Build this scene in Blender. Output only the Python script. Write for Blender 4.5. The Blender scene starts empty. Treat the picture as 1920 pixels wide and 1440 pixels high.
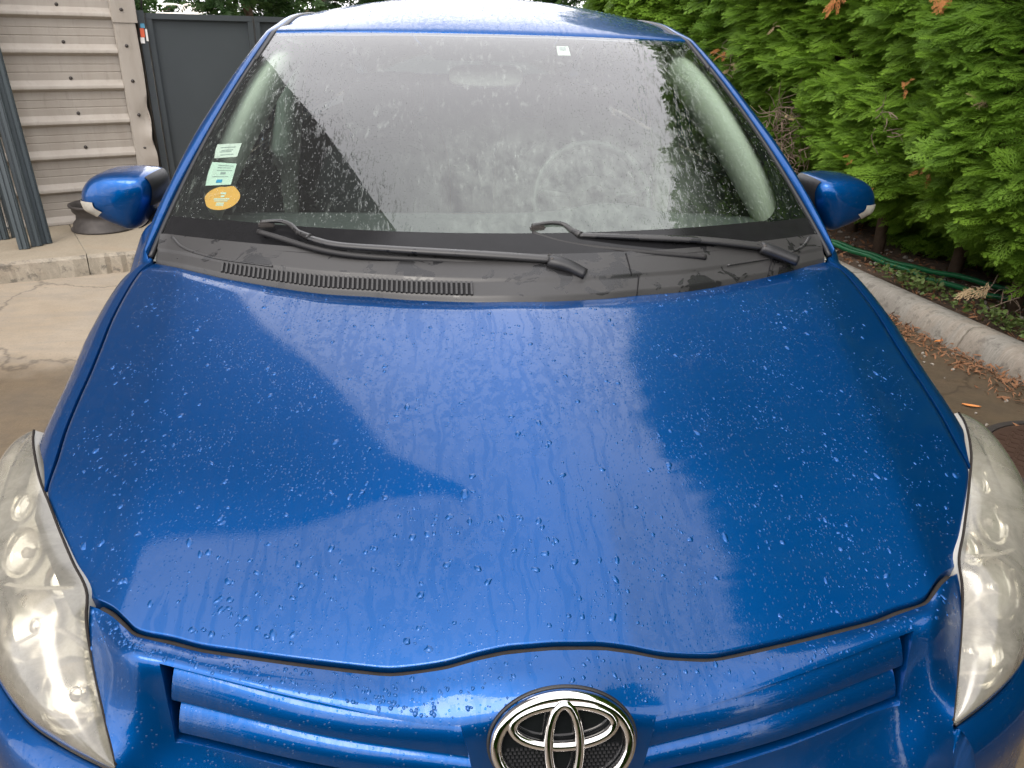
import bpy, bmesh, math, random
import numpy as np
from mathutils import Matrix, Vector
R = math.radians
random.seed(7)
rng = np.random.default_rng(7)
SC = bpy.context.scene
COL = SC.collection

# ------------------------------------------------------------------ camera
cam = bpy.data.cameras.new('camera')
cam.sensor_width = 36.0
cam.lens = 1448.96 / 1920 * 36.0
cam.clip_start = 0.05
cam.clip_end = 2000
camo = bpy.data.objects.new('camera', cam)
COL.objects.link(camo)
_r = Vector((0.99653169, -0.08078383, 0.01996418))
_u = Vector((0.01506355, 0.41107487, 0.91147712))
_b = Vector((-0.08183939, -0.90801510, 0.41086602))
CAMPOS = Vector((-0.128213, -0.601156, 1.449006))
M = Matrix((( _r.x, _u.x, _b.x, CAMPOS.x), (_r.y, _u.y, _b.y, CAMPOS.y), (_r.z, _u.z, _b.z, CAMPOS.z), (0, 0, 0, 1)))
camo.matrix_world = M
SC.camera = camo

# ------------------------------------------------------------------ sky, sun, exposure
SUN_EL, SUN_AZ = R(52), R(205)          # azimuth measured from +y towards +x
W = bpy.data.worlds.new('World')
SC.world = W
W.use_nodes = True
nt = W.node_tree
nt.nodes.clear()
wo = nt.nodes.new('ShaderNodeOutputWorld')
bg = nt.nodes.new('ShaderNodeBackground')
bg2 = nt.nodes.new('ShaderNodeBackground')
sky = nt.nodes.new('ShaderNodeTexSky')
sky.sky_type = 'NISHITA'
sky.sun_disc = False
sky.sun_elevation = SUN_EL
sky.sun_rotation = SUN_AZ
sky.dust_density = 4.0
bg.inputs['Strength'].default_value = 0.06
nt.links.new(sky.outputs[0], bg.inputs['Color'])
# thin even overcast, a little brighter towards the horizon
tc = nt.nodes.new('ShaderNodeTexCoord')
sep = nt.nodes.new('ShaderNodeSeparateXYZ')
nt.links.new(tc.outputs['Generated'], sep.inputs[0])
mr = nt.nodes.new('ShaderNodeMapRange')
mr.inputs['From Min'].default_value = 0.0
mr.inputs['From Max'].default_value = 1.0
mr.inputs['To Min'].default_value = 1.0
mr.inputs['To Max'].default_value = 0.72
nt.links.new(sep.outputs['Z'], mr.inputs['Value'])
mul = nt.nodes.new('ShaderNodeMath')
mul.operation = 'MULTIPLY'
OVERCAST = 3.1
mul.inputs[1].default_value = OVERCAST
nt.links.new(mr.outputs[0], mul.inputs[0])
bg2.inputs['Color'].default_value = (1.0, 0.975, 0.985, 1)
nt.links.new(mul.outputs[0], bg2.inputs['Strength'])
add = nt.nodes.new('ShaderNodeAddShader')
nt.links.new(bg.outputs[0], add.inputs[0])
nt.links.new(bg2.outputs[0], add.inputs[1])
nt.links.new(add.outputs[0], wo.inputs[0])

sl = bpy.data.lights.new('sun', 'SUN')
sl.energy = 1.4
sl.angle = R(25)
sl.color = (1.0, 0.95, 0.87)
so = bpy.data.objects.new('sun', sl)
COL.objects.link(so)
_sd = Vector((math.sin(SUN_AZ) * math.cos(SUN_EL), math.cos(SUN_AZ) * math.cos(SUN_EL), math.sin(SUN_EL)))
so.rotation_euler = _sd.to_track_quat('Z', 'Y').to_euler()
so.location = (0, -6, 12)
vs = SC.view_settings
vs.view_transform = 'Standard'
vs.look = 'None'
vs.exposure = 0.0
vs.gamma = 1.0
vs.use_curve_mapping = False
SC.cycles.max_bounces = 10
SC.cycles.transparent_max_bounces = 12
SC.cycles.caustics_reflective = False
SC.cycles.caustics_refractive = True


# ------------------------------------------------------------------ helpers: materials
class NB:
    """small node builder"""
    def __init__(self, name):
        self.m = bpy.data.materials.new(name)
        self.m.use_nodes = True
        self.t = self.m.node_tree
        self.t.nodes.clear()
        self.out = self.t.nodes.new('ShaderNodeOutputMaterial')

    def n(self, typ, ins=None, **kw):
        nd = self.t.nodes.new(typ)
        for k, v in kw.items():
            setattr(nd, k, v)
        for k, v in (ins or {}).items():
            if hasattr(v, 'is_output') or isinstance(v, bpy.types.NodeSocket):
                self.t.links.new(v, nd.inputs[k])
            else:
                nd.inputs[k].default_value = v
        return nd

    def coord(self, kind='Object', scale=(1, 1, 1), rot=(0, 0, 0), loc=(0, 0, 0)):
        tc = self.n('ShaderNodeTexCoord')
        mp = self.n('ShaderNodeMapping', {'Vector': tc.outputs[kind], 'Scale': scale, 'Rotation': rot, 'Location': loc})
        return mp.outputs[0]

    def noise(self, vec, scale, detail=4, rough=0.55, dist=0.0):
        return self.n('ShaderNodeTexNoise', {'Vector': vec, 'Scale': scale, 'Detail': detail, 'Roughness': rough, 'Distortion': dist}).outputs['Fac']

    def voro(self, vec, scale, feature='F1', out='Distance', rand=1.0, smooth=None):
        nd = self.n('ShaderNodeTexVoronoi', {'Vector': vec, 'Scale': scale, 'Randomness': rand}, feature=feature)
        return nd.outputs[out]

    def ramp(self, fac, stops, interp='LINEAR'):
        nd = self.n('ShaderNodeValToRGB', {'Fac': fac})
        nd.color_ramp.interpolation = interp
        e = nd.color_ramp.elements
        while len(e) < len(stops):
            e.new(0.5)
        for el, (p, c) in zip(e, stops):
            el.position = p
            el.color = (c, c, c, 1) if isinstance(c, (int, float)) else tuple(c) + (1,)
        return nd.outputs['Color']

    def mix(self, fac, a, b, blend='MIX'):
        nd = self.t.nodes.new('ShaderNodeMix')
        nd.data_type = 'RGBA'
        nd.blend_type = blend
        for idx, v in ((0, fac), (6, a), (7, b)):
            if isinstance(v, bpy.types.NodeSocket):
                self.t.links.new(v, nd.inputs[idx])
            elif idx == 0:
                nd.inputs[0].default_value = v
            else:
                nd.inputs[idx].default_value = (v, v, v, 1) if isinstance(v, (int, float)) else tuple(v) + (1,)
        return nd.outputs[2]

    def math(self, op, a, b=0.0, clamp=False):
        nd = self.t.nodes.new('ShaderNodeMath')
        nd.operation = op
        nd.use_clamp = clamp
        for i, v in enumerate((a, b)):
            if isinstance(v, bpy.types.NodeSocket):
                self.t.links.new(v, nd.inputs[i])
            else:
                nd.inputs[i].default_value = v
        return nd.outputs[0]

    def bump(self, h, strength=0.3, dist=0.01, normal=None):
        ins = {'Height': h, 'Strength': strength, 'Distance': dist}
        if normal is not None:
            ins['Normal'] = normal
        return self.n('ShaderNodeBump', ins).outputs[0]

    def bsdf(self, **ins):
        d = {}
        for k, v in ins.items():
            k = k.replace('_', ' ')
            if isinstance(v, tuple) and len(v) == 3 and ('Color' in k or 'Tint' in k):
                v = v + (1,)
            d[k] = v
        b = self.n('ShaderNodeBsdfPrincipled', d)
        self.t.links.new(b.outputs[0], self.out.inputs['Surface'])
        return b

    def surf(self, sock):
        self.t.links.new(sock, self.out.inputs['Surface'])


MAT = {}


def simple(name, col, rough=0.6, metal=0.0, var=0.12, scale=12, bump=0.0, bscale=60, spec=0.5, coat=0.0):
    b = NB(name)
    v = b.coord()
    n = b.noise(v, scale, 5)
    c = b.mix(n, tuple(x * (1 - var) for x in col), tuple(min(1, x * (1 + var)) for x in col))
    kw = dict(Base_Color=c, Roughness=rough, Metallic=metal, Specular_IOR_Level=spec, Coat_Weight=coat)
    if bump:
        kw['Normal'] = b.bump(b.noise(v, bscale, 4), bump, 0.004)
    b.bsdf(**kw)
    MAT[name] = b.m
    return b.m


# ------------------------------------------------------------------ helpers: meshes
def tag(o, label=None, cat=None, group=None, kind=None):
    if label: o['label'] = label
    if cat: o['category'] = cat
    if group: o['group'] = group
    if kind: o['kind'] = kind
    return o


def empty(name, loc=(0, 0, 0), rz=0.0):
    o = bpy.data.objects.new(name, None)
    o.location = loc
    o.rotation_euler = (0, 0, rz)
    o.empty_display_size = 0.1
    COL.objects.link(o)
    return o


def mobj(name, verts, faces, mat, parent=None, smooth=True):
    me = bpy.data.meshes.new(name)
    me.from_pydata([tuple(map(float, v)) for v in verts], [], [tuple(int(i) for i in f) for f in faces])
    me.update()
    if smooth:
        me.polygons.foreach_set('use_smooth', [True] * len(me.polygons))
    if mat:
        me.materials.append(mat)
    o = bpy.data.objects.new(name, me)
    COL.objects.link(o)
    if parent:
        o.parent = parent
    return o


def nobj(name, V, F, mat, parent=None, smooth=False, col=None):
    """fast builder from numpy arrays (all faces the same size)"""
    me = bpy.data.meshes.new(name)
    V = np.asarray(V, np.float32)
    F = np.asarray(F, np.int32)
    k = F.shape[1]
    me.vertices.add(len(V))
    me.vertices.foreach_set('co', V.ravel())
    me.loops.add(F.size)
    me.loops.foreach_set('vertex_index', F.ravel())
    me.polygons.add(len(F))
    me.polygons.foreach_set('loop_start', np.arange(0, F.size, k, dtype=np.int32))
    me.polygons.foreach_set('use_smooth', np.full(len(F), smooth))
    me.update(calc_edges=True)
    me.validate()
    if col is not None:
        a = me.color_attributes.new('tint', 'FLOAT_COLOR', 'POINT')
        a.data.foreach_set('color', np.asarray(col, np.float32).ravel())
    me.materials.append(mat)
    o = bpy.data.objects.new(name, me)
    COL.objects.link(o)
    if parent:
        o.parent = parent
    return o


def share(name, src, parent, loc=(0, 0, 0), rot=None, scale=None, mat4=None):
    o = bpy.data.objects.new(name, src.data)
    COL.objects.link(o)
    o.parent = parent
    if mat4 is not None:
        o.matrix_local = mat4
    else:
        o.location = loc
        if rot: o.rotation_euler = rot
        if scale: o.scale = scale
    return o


def grid_faces(nu, nv, cu=False, cv=False, skip=None):
    F = []
    for i in range(nu if cu else nu - 1):
        for j in range(nv if cv else nv - 1):
            if skip and skip(i, j):
                continue
            a, b = i * nv + j, ((i + 1) % nu) * nv + j
            c, d = ((i + 1) % nu) * nv + (j + 1) % nv, i * nv + (j + 1) % nv
            F.append((a, b, c, d))
    return F


def gobj(name, P, mat, parent=None, cu=False, cv=False, flip=False, skip=None, smooth=True):
    P = np.asarray(P, float)
    nu, nv = P.shape[:2]
    F = grid_faces(nu, nv, cu, cv, skip)
    if flip:
        F = [f[::-1] for f in F]
    return mobj(name, P.reshape(-1, 3), F, mat, parent, smooth)


def spl(pts, n, arc=True):
    """Catmull-Rom through pts, n samples spread by arc length"""
    p = np.asarray(pts, float)
    if len(p) == 2:
        t = np.linspace(0, 1, n)[:, None]
        return p[0] * (1 - t) + p[1] * t
    q = np.vstack([2 * p[0] - p[1], p, 2 * p[-1] - p[-2]])
    out = []
    m = 24
    for i in range(1, len(q) - 2):
        p0, p1, p2, p3 = q[i - 1], q[i], q[i + 1], q[i + 2]
        d1 = max(np.linalg.norm(p1 - p0), 1e-6) ** .5
        d2 = max(np.linalg.norm(p2 - p1), 1e-6) ** .5
        d3 = max(np.linalg.norm(p3 - p2), 1e-6) ** .5
        t0, t1, t2, t3 = 0, d1, d1 + d2, d1 + d2 + d3
        for t in np.linspace(t1, t2, m, endpoint=(i == len(q) - 3)):
            A1 = (t1 - t) / (t1 - t0) * p0 + (t - t0) / (t1 - t0) * p1
            A2 = (t2 - t) / (t2 - t1) * p1 + (t - t1) / (t2 - t1) * p2
            A3 = (t3 - t) / (t3 - t2) * p2 + (t - t2) / (t3 - t2) * p3
            B1 = (t2 - t) / (t2 - t0) * A1 + (t - t0) / (t2 - t0) * A2
            B2 = (t3 - t) / (t3 - t1) * A2 + (t - t1) / (t3 - t1) * A3
            out.append((t2 - t) / (t2 - t1) * B1 + (t - t1) / (t2 - t1) * B2)
    out = np.array(out)
    if not arc:
        i = np.linspace(0, len(out) - 1, n)
    else:
        s = np.concatenate([[0], np.cumsum(np.linalg.norm(np.diff(out, axis=0), axis=1))])
        i = np.interp(np.linspace(0, s[-1], n), s, np.arange(len(s)))
    lo = np.floor(i).astype(int).clip(0, len(out) - 2)
    f = (i - lo)[:, None]
    return out[lo] * (1 - f) + out[lo + 1] * f


def MX(P):
    return np.asarray(P, float) * np.array([-1, 1, 1])


def tube_grid(path, rad, seg=10, flat=1.0, up=(0, 0, 1)):
    path = np.asarray(path, float)
    n = len(path)
    rad = np.broadcast_to(np.asarray(rad, float), (n,))
    T = np.gradient(path, axis=0)
    T /= np.linalg.norm(T, axis=1)[:, None]
    up = np.asarray(up, float)
    P = np.zeros((n, seg, 3))
    for i in range(n):
        s = np.cross(T[i], up)
        if np.linalg.norm(s) < 1e-5:
            s = np.cross(T[i], (1, 0, 0))
        s /= np.linalg.norm(s)
        w = np.cross(s, T[i])
        for j in range(seg):
            a = 2 * math.pi * j / seg
            P[i, j] = path[i] + rad[i] * (math.cos(a) * s + flat * math.sin(a) * w)
    return P


def tube(name, path, rad, mat, parent=None, seg=10, flat=1.0, up=(0, 0, 1), cap=True):
    P = tube_grid(path, rad, seg, flat, up)
    n = len(P)
    F = grid_faces(n, seg, False, True)
    V = P.reshape(-1, 3)
    if cap:
        F.append(tuple(range(seg)))
        F.append(tuple((n - 1) * seg + k for k in reversed(range(seg))))
    return mobj(name, V, F, mat, parent)


def box_vf(c, s, rz=0.0, bev=0.0):
    bm = bmesh.new()
    bmesh.ops.create_cube(bm, size=1)
    for v in bm.verts:
        v.co = Vector((v.co.x * s[0], v.co.y * s[1], v.co.z * s[2]))
    if bev:
        bmesh.ops.bevel(bm, geom=bm.edges[:], offset=bev, segments=2, affect='EDGES')
    bm.transform(Matrix.Translation(Vector(c)) @ Matrix.Rotation(rz, 4, 'Z'))
    V = [tuple(v.co) for v in bm.verts]
    bm.verts.index_update()
    F = [tuple(v.index for v in f.verts) for f in bm.faces]
    bm.free()
    return V, F


def box(name, c, s, mat, parent=None, rz=0.0, bev=0.004):
    V, F = box_vf(c, s, rz, bev)
    return mobj(name, V, F, mat, parent, smooth=False)


def lathe(name, prof, mat, parent=None, seg=32, loc=(0, 0, 0), axis='Z', smooth=True):
    P = np.zeros((len(prof), seg, 3))
    for i, (r, z) in enumerate(prof):
        for j in range(seg):
            a = 2 * math.pi * j / seg
            P[i, j] = (r * math.cos(a), r * math.sin(a), z) if axis == 'Z' else (z, r * math.cos(a), r * math.sin(a))
    o = gobj(name, P, mat, parent, cv=True, smooth=smooth)
    o.location = loc
    return o


# ------------------------------------------------------------------ materials
def mat_paint():
    b = NB('wet_blue_paint')
    v = b.coord()
    # water film: run-off tracks that follow the slope (y), broken by beads
    warp = b.n('ShaderNodeVectorMath', {0: b.coord(scale=(1, 1, 1)), 1: b.n('ShaderNodeVectorMath', {0: b.n('ShaderNodeTexNoise', {'Vector': v, 'Scale': 9.0, 'Detail': 3.0}).outputs['Color'], 1: (0.05, 0.05, 0.05)}, operation='MULTIPLY').outputs[0]}, operation='ADD').outputs[0]
    st = b.n('ShaderNodeMapping', {'Vector': warp, 'Scale': (84, 5.5, 5.5)}).outputs[0]
    runs = b.ramp(b.noise(st, 1.0, 3, 0.6), [(0.56, 0), (0.60, 1)])
    blot = b.ramp(b.noise(b.coord(scale=(1, .6, 1)), 75, 5, 0.7, 0.6), [(0.49, 0), (0.53, 1)])
    area = b.ramp(b.noise(v, 3.0, 2), [(0.35, 0), (0.62, 1)])
    wet = b.math('MAXIMUM', b.math('MULTIPLY', runs, .62), b.math('MULTIPLY', blot, b.math('MULTIPLY', area, .75)))
    # fine beads
    vd = b.voro(b.coord(scale=(1, .8, 1)), 190, rand=1.0)
    bead = b.ramp(vd, [(0.12, 1), (0.30, 0)])
    vcol = b.n('ShaderNodeTexVoronoi', {'Vector': b.coord(scale=(1, .8, 1)), 'Scale': 190.0})
    pick = b.ramp(b.n('ShaderNodeSeparateColor', {'Color': vcol.outputs['Color']}).outputs[0], [(0.46, 0), (0.54, 1)])
    bead = b.math('MULTIPLY', bead, b.math('MULTIPLY', pick, b.ramp(b.noise(v, 7, 3), [(0.35, 0.15), (0.6, 1)])))
    fine = b.noise(v, 420, 2, 0.5)
    h = b.math('ADD', b.math('MULTIPLY', bead, 1.0), b.math('MULTIPLY', wet, .05))
    h = b.math('ADD', h, b.math('MULTIPLY', b.math('MULTIPLY', fine, .07), b.math('SUBTRACT', 1.0, wet)))
    nrm = b.bump(h, 0.48, 0.0010)
    dirt = b.ramp(b.noise(v, 14, 6, .7), [(0.45, 0), (0.75, 1)])
    col = b.mix(b.math('MULTIPLY', dirt, .05), (0.0003, 0.062, 0.236), (0.025, 0.055, 0.10))
    cw = b.math('SUBTRACT', 1.0, b.math('MULTIPLY', wet, .55))
    b.bsdf(Base_Color=col, Metallic=0.80, Roughness=0.38, Coat_Weight=cw, Coat_Roughness=0.015, Coat_IOR=1.44, Coat_Normal=nrm, Specular_IOR_Level=0.0)
    MAT['paint'] = b.m


def mat_glass(name, tint=(0.80, 0.90, 0.85), k=1.9, dirt=0.0, dcol=(0.55, 0.58, 0.55), scale=1.0, rough=0.0):
    b = NB(name)
    v = b.coord()
    # real-world sheet: both faces reflect
    fr = b.n('ShaderNodeFresnel', {'IOR': 1.5}).outputs[0]
    rf = b.math('MULTIPLY', fr, k, True)
    streak = b.noise(b.coord(scale=(95, 22, 22)), 1.0, 4, .65)
    patch = b.ramp(b.noise(v, 3.5, 3), [(0.38, 0), (0.62, 1)])
    spots = b.ramp(streak, [(0.55, 0), (0.68, 1)])
    vo = b.n('ShaderNodeTexVoronoi', {'Vector': b.coord(scale=(1, .55, .55)), 'Scale': 210.0})
    drop = b.ramp(vo.outputs['Distance'], [(0.15, 1), (0.33, 0)])
    sel = b.ramp(b.n('ShaderNodeSeparateColor', {'Color': vo.outputs['Color']}).outputs[0], [(0.62, 0), (0.68, 1)])
    drop = b.math('MULTIPLY', drop, sel)
    nrm = b.bump(b.math('ADD', drop, b.math('MULTIPLY', spots, .3)), .35 if dirt else 0.0, 0.0012)
    gl = b.n('ShaderNodeBsdfGlossy', {'Color': (1, 1, 1, 1), 'Roughness': rough, 'Normal': nrm})
    tr = b.n('ShaderNodeBsdfTransparent', {'Color': tint + (1,)})
    base = tr.outputs[0]
    if dirt:
        df = b.n('ShaderNodeBsdfDiffuse', {'Color': dcol + (1,)})
        tl = b.n('ShaderNodeBsdfTranslucent', {'Color': dcol + (1,)})
        dd = b.n('ShaderNodeMixShader', {0: .5, 1: df.outputs[0], 2: tl.outputs[0]})
        sp = b.n('ShaderNodeSeparateXYZ', {'Vector': v})
        mx = b.n('ShaderNodeMapRange', {'Value': sp.outputs[0], 'From Min': -.35, 'From Max': .05}, interpolation_type='SMOOTHSTEP').outputs[0]
        mx2 = b.n('ShaderNodeMapRange', {'Value': sp.outputs[0], 'From Min': .56, 'From Max': .40}, interpolation_type='SMOOTHSTEP').outputs[0]
        mz = b.n('ShaderNodeMapRange', {'Value': sp.outputs[2], 'From Min': .10, 'From Max': -.06}, interpolation_type='SMOOTHSTEP').outputs[0]
        mist = b.math('MULTIPLY', b.math('MULTIPLY', b.math('MULTIPLY', mx, mx2), mz), b.ramp(b.noise(b.coord(scale=(1, .5, .5)), 30, 5, .7), [(0.35, .06), (0.7, .36)]))
        fac = b.math('ADD', b.math('ADD', mist, b.math('MULTIPLY', b.math('MULTIPLY', spots, patch), dirt)), b.math('ADD', b.math('MULTIPLY', drop, dirt * .7), dirt * .035), True)
        base = b.n('ShaderNodeMixShader', {0: fac, 1: tr.outputs[0], 2: dd.outputs[0]}).outputs[0]
    ms = b.n('ShaderNodeMixShader', {0: rf, 1: base, 2: gl.outputs[0]})
    b.surf(ms.outputs[0])
    MAT[name] = b.m


def mat_lens():
    b = NB('clouded_lamp_lens')
    v = b.coord()
    fr = b.math('MULTIPLY', b.n('ShaderNodeFresnel', {'IOR': 1.5}).outputs[0], 1.6, True)
    haze = b.ramp(b.noise(v, 11, 6, .68, .6), [(0.32, .30), (0.70, .66)])
    scr = b.ramp(b.noise(b.coord(scale=(1, .4, 1)), 60, 5, .7), [(0.55, 0), (0.75, .35)])
    fac = b.math('MAXIMUM', haze, scr)
    tr = b.n('ShaderNodeBsdfTransparent', {'Color': (.96, .94, .86, 1)})
    df = b.n('ShaderNodeBsdfDiffuse', {'Color': (.60, .57, .49, 1)})
    tl = b.n('ShaderNodeBsdfTranslucent', {'Color': (.72, .69, .59, 1)})
    dd = b.n('ShaderNodeMixShader', {0: .45, 1: df.outputs[0], 2: tl.outputs[0]})
    base = b.n('ShaderNodeMixShader', {0: fac, 1: tr.outputs[0], 2: dd.outputs[0]})
    gl = b.n('ShaderNodeBsdfGlossy', {'Roughness': .16, 'Color': (1, 1, 1, 1)})
    ms = b.n('ShaderNodeMixShader', {0: fr, 1: base.outputs[0], 2: gl.outputs[0]})
    b.surf(ms.outputs[0])
    MAT['lens'] = b.m


def mat_cowl():
    b = NB('wet_black_plastic')
    v = b.coord()
    wet = b.ramp(b.noise(b.coord(scale=(1, 1.6, 1)), 13, 4, .6, .5), [(0.56, 0), (0.59, 1)])
    c = b.mix(wet, (.036, .035, .035), (.016, .016, .017))
    r = b.mix(wet, .40, .22)
    n = b.bump(b.noise(v, 900, 2), .12, .001)
    b.bsdf(Base_Color=c, Roughness=r, Normal=n)
    MAT['cowl'] = b.m


def mat_concrete(name, c0, c1, wet=0.0, wetcol=.45, seed=0.0, moss=0.0):
    b = NB(name)
    v = b.coord(loc=(seed, seed, 0))
    big = b.noise(v, .9, 5, .6)
    mid = b.noise(v, 6, 6, .65)
    fin = b.noise(v, 90, 4, .7)
    c = b.mix(b.ramp(big, [(0.3, 0), (0.7, 1)]), c0, c1)
    c = b.mix(b.math('MULTIPLY', b.ramp(mid, [(0.4, 0), (0.75, 1)]), .35), c, tuple(x * .62 for x in c0))
    c = b.mix(b.math('MULTIPLY', b.ramp(fin, [(0.35, 1), (0.55, 0)]), .25), c, tuple(x * .5 for x in c0))
    st = b.ramp(b.noise(b.coord(scale=(.6, 2.2, 1), loc=(seed, 3, 0)), 1.6, 5, .6, .6), [(0.52, 0), (0.62, 1)])
    c = b.mix(b.math('MULTIPLY', st, .22), c, (.30, .20, .12))
    if moss:
        ef = b.ramp(b.noise(b.coord(scale=(3, 40, 5), loc=(seed, 0, 0)), 1.9, 6, .8, .5), [(0.50, 0), (0.72, 1)])
        c = b.mix(b.math('MULTIPLY', ef, .40), c, tuple(min(.6, x * 1.75) for x in c1))
        ms = b.ramp(b.noise(v, 16, 6, .7), [(0.52, 0), (0.62, 1)])
        c = b.mix(b.math('MULTIPLY', ms, moss), c, (.10, .09, .075))
    rough = .8
    if wet:
        w = b.ramp(b.noise(v, 1.1, 5, .55, .4), [(0.5 - wet * .3, 1), (0.56 - wet * .3, 0)])
        w = b.math('SUBTRACT', 1.0, w)
        c = b.mix(w, c, b.mix(1.0, c, wetcol, 'MULTIPLY'))
        rough = b.mix(w, .8, .38)
    n = b.bump(b.math('ADD', b.math('MULTIPLY', fin, .5), mid), .45, .006)
    b.bsdf(Base_Color=c, Roughness=rough, Normal=n)
    MAT[name] = b.m


def mat_foliage(name, strength=1.0):
    b = NB(name)
    a = b.n('ShaderNodeAttribute', attribute_name='tint')
    v = b.coord()
    c = b.mix(b.math('MULTIPLY', b.noise(v, 45, 3), .25), a.outputs['Color'], (.05, .09, .015))
    pb = b.n('ShaderNodeBsdfPrincipled', {'Base Color': c, 'Roughness': .55, 'Specular IOR Level': .3})
    tl = b.n('ShaderNodeBsdfTranslucent', {'Color': c})
    ms = b.n('ShaderNodeMixShader', {0: .34, 1: pb.outputs[0], 2: tl.outputs[0]})
    b.surf(ms.outputs[0])
    MAT[name] = b.m


def mat_ground():
    """yard concrete: light and dry by the building, wet and dark along the kerb, darker and smoother on the near west side"""
    b = NB('yard_concrete')
    v = b.coord()
    big = b.noise(v, .8, 5, .6)
    mid = b.noise(v, 7, 6, .65)
    fin = b.noise(v, 110, 4, .7)
    c = b.mix(b.ramp(big, [(0.3, 0), (0.7, 1)]), (.30, .235, .16), (.35, .30, .235))
    c = b.mix(b.math('MULTIPLY', b.ramp(mid, [(0.42, 0), (0.72, 1)]), .4), c, (.21, .17, .12))
    c = b.mix(b.math('MULTIPLY', b.ramp(fin, [(0.33, 1), (0.5, 0)]), .35), c, (.14, .12, .095))
    tyre = b.ramp(b.noise(b.coord(scale=(1, .35, 1), rot=(0, 0, R(62))), 5, 4, .6), [(0.55, 0), (0.7, 1)])
    c = b.mix(b.math('MULTIPLY', tyre, .25), c, (.24, .22, .195))
    stn = b.ramp(b.noise(b.coord(scale=(.5, 1.6, 1), rot=(0, 0, R(25))), 3.2, 7, .72, .8), [(0.44, 0), (0.66, 1)])
    c = b.mix(b.math('MULTIPLY', stn, .55), c, (.215, .195, .165))
    spk = b.ramp(b.noise(v, 38, 5, .75), [(0.60, 0), (0.68, 1)])
    c = b.mix(b.math('MULTIPLY', spk, .5), c, (.11, .095, .075))
    crk = b.ramp(b.voro(b.n('ShaderNodeVectorMath', {0: v, 1: b.n('ShaderNodeVectorMath', {0: b.n('ShaderNodeTexNoise', {'Vector': v, 'Scale': 3.0, 'Detail': 5.0}).outputs['Color'], 1: (.5, .5, .5)}, operation='MULTIPLY').outputs[0]}, operation='ADD').outputs[0], .55, 'DISTANCE_TO_EDGE'), [(0.0, 1), (0.006, 0)])
    c = b.mix(b.math('MULTIPLY', crk, .6), c, (.07, .06, .05))
    sp = b.n('ShaderNodeSeparateXYZ', {'Vector': v})
    # puddled strip: east of the car, and a darker, smoother area on the near west side
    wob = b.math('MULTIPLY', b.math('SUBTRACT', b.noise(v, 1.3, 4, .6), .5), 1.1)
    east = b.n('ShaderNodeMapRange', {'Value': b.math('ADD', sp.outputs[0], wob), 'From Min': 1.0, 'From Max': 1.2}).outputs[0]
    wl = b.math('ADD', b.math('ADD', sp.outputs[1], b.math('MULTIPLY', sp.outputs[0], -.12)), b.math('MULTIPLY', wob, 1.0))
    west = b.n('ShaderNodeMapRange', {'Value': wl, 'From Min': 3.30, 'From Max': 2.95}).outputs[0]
    wet = b.math('MAXIMUM', east, west, True)  # covers the wet east strip and the darker west area
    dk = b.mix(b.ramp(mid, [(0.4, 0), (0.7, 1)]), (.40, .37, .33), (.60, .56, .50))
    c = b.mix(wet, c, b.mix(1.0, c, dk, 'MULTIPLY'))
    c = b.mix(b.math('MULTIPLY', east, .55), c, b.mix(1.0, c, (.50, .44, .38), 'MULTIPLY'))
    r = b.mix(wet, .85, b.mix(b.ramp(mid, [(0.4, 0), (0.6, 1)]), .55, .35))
    n = b.bump(b.math('ADD', b.math('MULTIPLY', fin, .6), b.math('MULTIPLY', mid, .8)), .5, .005)
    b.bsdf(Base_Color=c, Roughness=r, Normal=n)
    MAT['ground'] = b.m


def mat_cladding():
    b = NB('cladding_steel')
    v = b.coord()
    n1 = b.noise(b.coord(scale=(3, 3, .4)), 3, 4, .6)
    c = b.mix(b.ramp(n1, [(0.35, 0), (0.7, 1)]), (.31, .275, .235), (.36, .325, .285))
    g = b.ramp(b.noise(b.coord(scale=(1, 1, .25)), 30, 5, .7), [(0.55, 0), (0.8, 1)])
    c = b.mix(b.math('MULTIPLY', g, .35), c, (.13, .115, .095))
    b.bsdf(Base_Color=c, Roughness=.5, Normal=b.bump(b.noise(v, 5, 3), .08, .01), Specular_IOR_Level=.4)
    MAT['cladding'] = b.m


mat_paint()
mat_glass('windscreen_glass', (.82, .92, .86), 1.62, dirt=.24, dcol=(.50, .58, .51))
mat_glass('side_glass', (.62, .76, .70), 1.6, dirt=.05)
mat_lens()
mat_cowl()
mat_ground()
mat_cladding()
mat_concrete('slab_concrete', (.27, .225, .16), (.32, .275, .21), seed=3)
mat_concrete('kerb_concrete', (.25, .23, .20), (.33, .315, .28), seed=9, moss=.55)
mat_concrete('slab_edge', (.26, .225, .17), (.31, .275, .22), seed=14, moss=.8)
mat_foliage('conifer_foliage')
simple('black_plastic', (.018, .018, .020), .45, var=.25, scale=40, bump=.05)
simple('black_gloss', (.008, .009, .010), .08, spec=.5, var=.1)
simple('rest_band', (.012, .012, .013), .14, var=.3, scale=30, spec=.22)
simple('upper_cladding', (.045, .044, .043), .55, var=.12, scale=2)
simple('rubber', (.020, .019, .019), .6, var=.2)
simple('seal_rubber', (.030, .026, .024), .9, var=.3, scale=60, spec=.08)
simple('dark_gap', (.004, .004, .005), .9)
simple('chrome', (.78, .76, .74), .07, 1.0, var=.03, scale=90, bump=.02)
simple('reflector', (.86, .84, .79), .20, .9, var=.04)
simple('lamp_housing', (.62, .60, .54), .45, .15, var=.08)
simple('clear_plastic', (.55, .52, .48), .2, var=.15)
simple('amber', (.70, .42, .28), .3)
simple('mirror_lens', (.45, .43, .38), .25, .2, var=.3, scale=80)
simple('gate_steel', (.050, .058, .062), .42, var=.22, scale=2.2, bump=.02, bscale=8)
simple('post_steel', (.045, .058, .064), .4, var=.12, scale=10)
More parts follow.
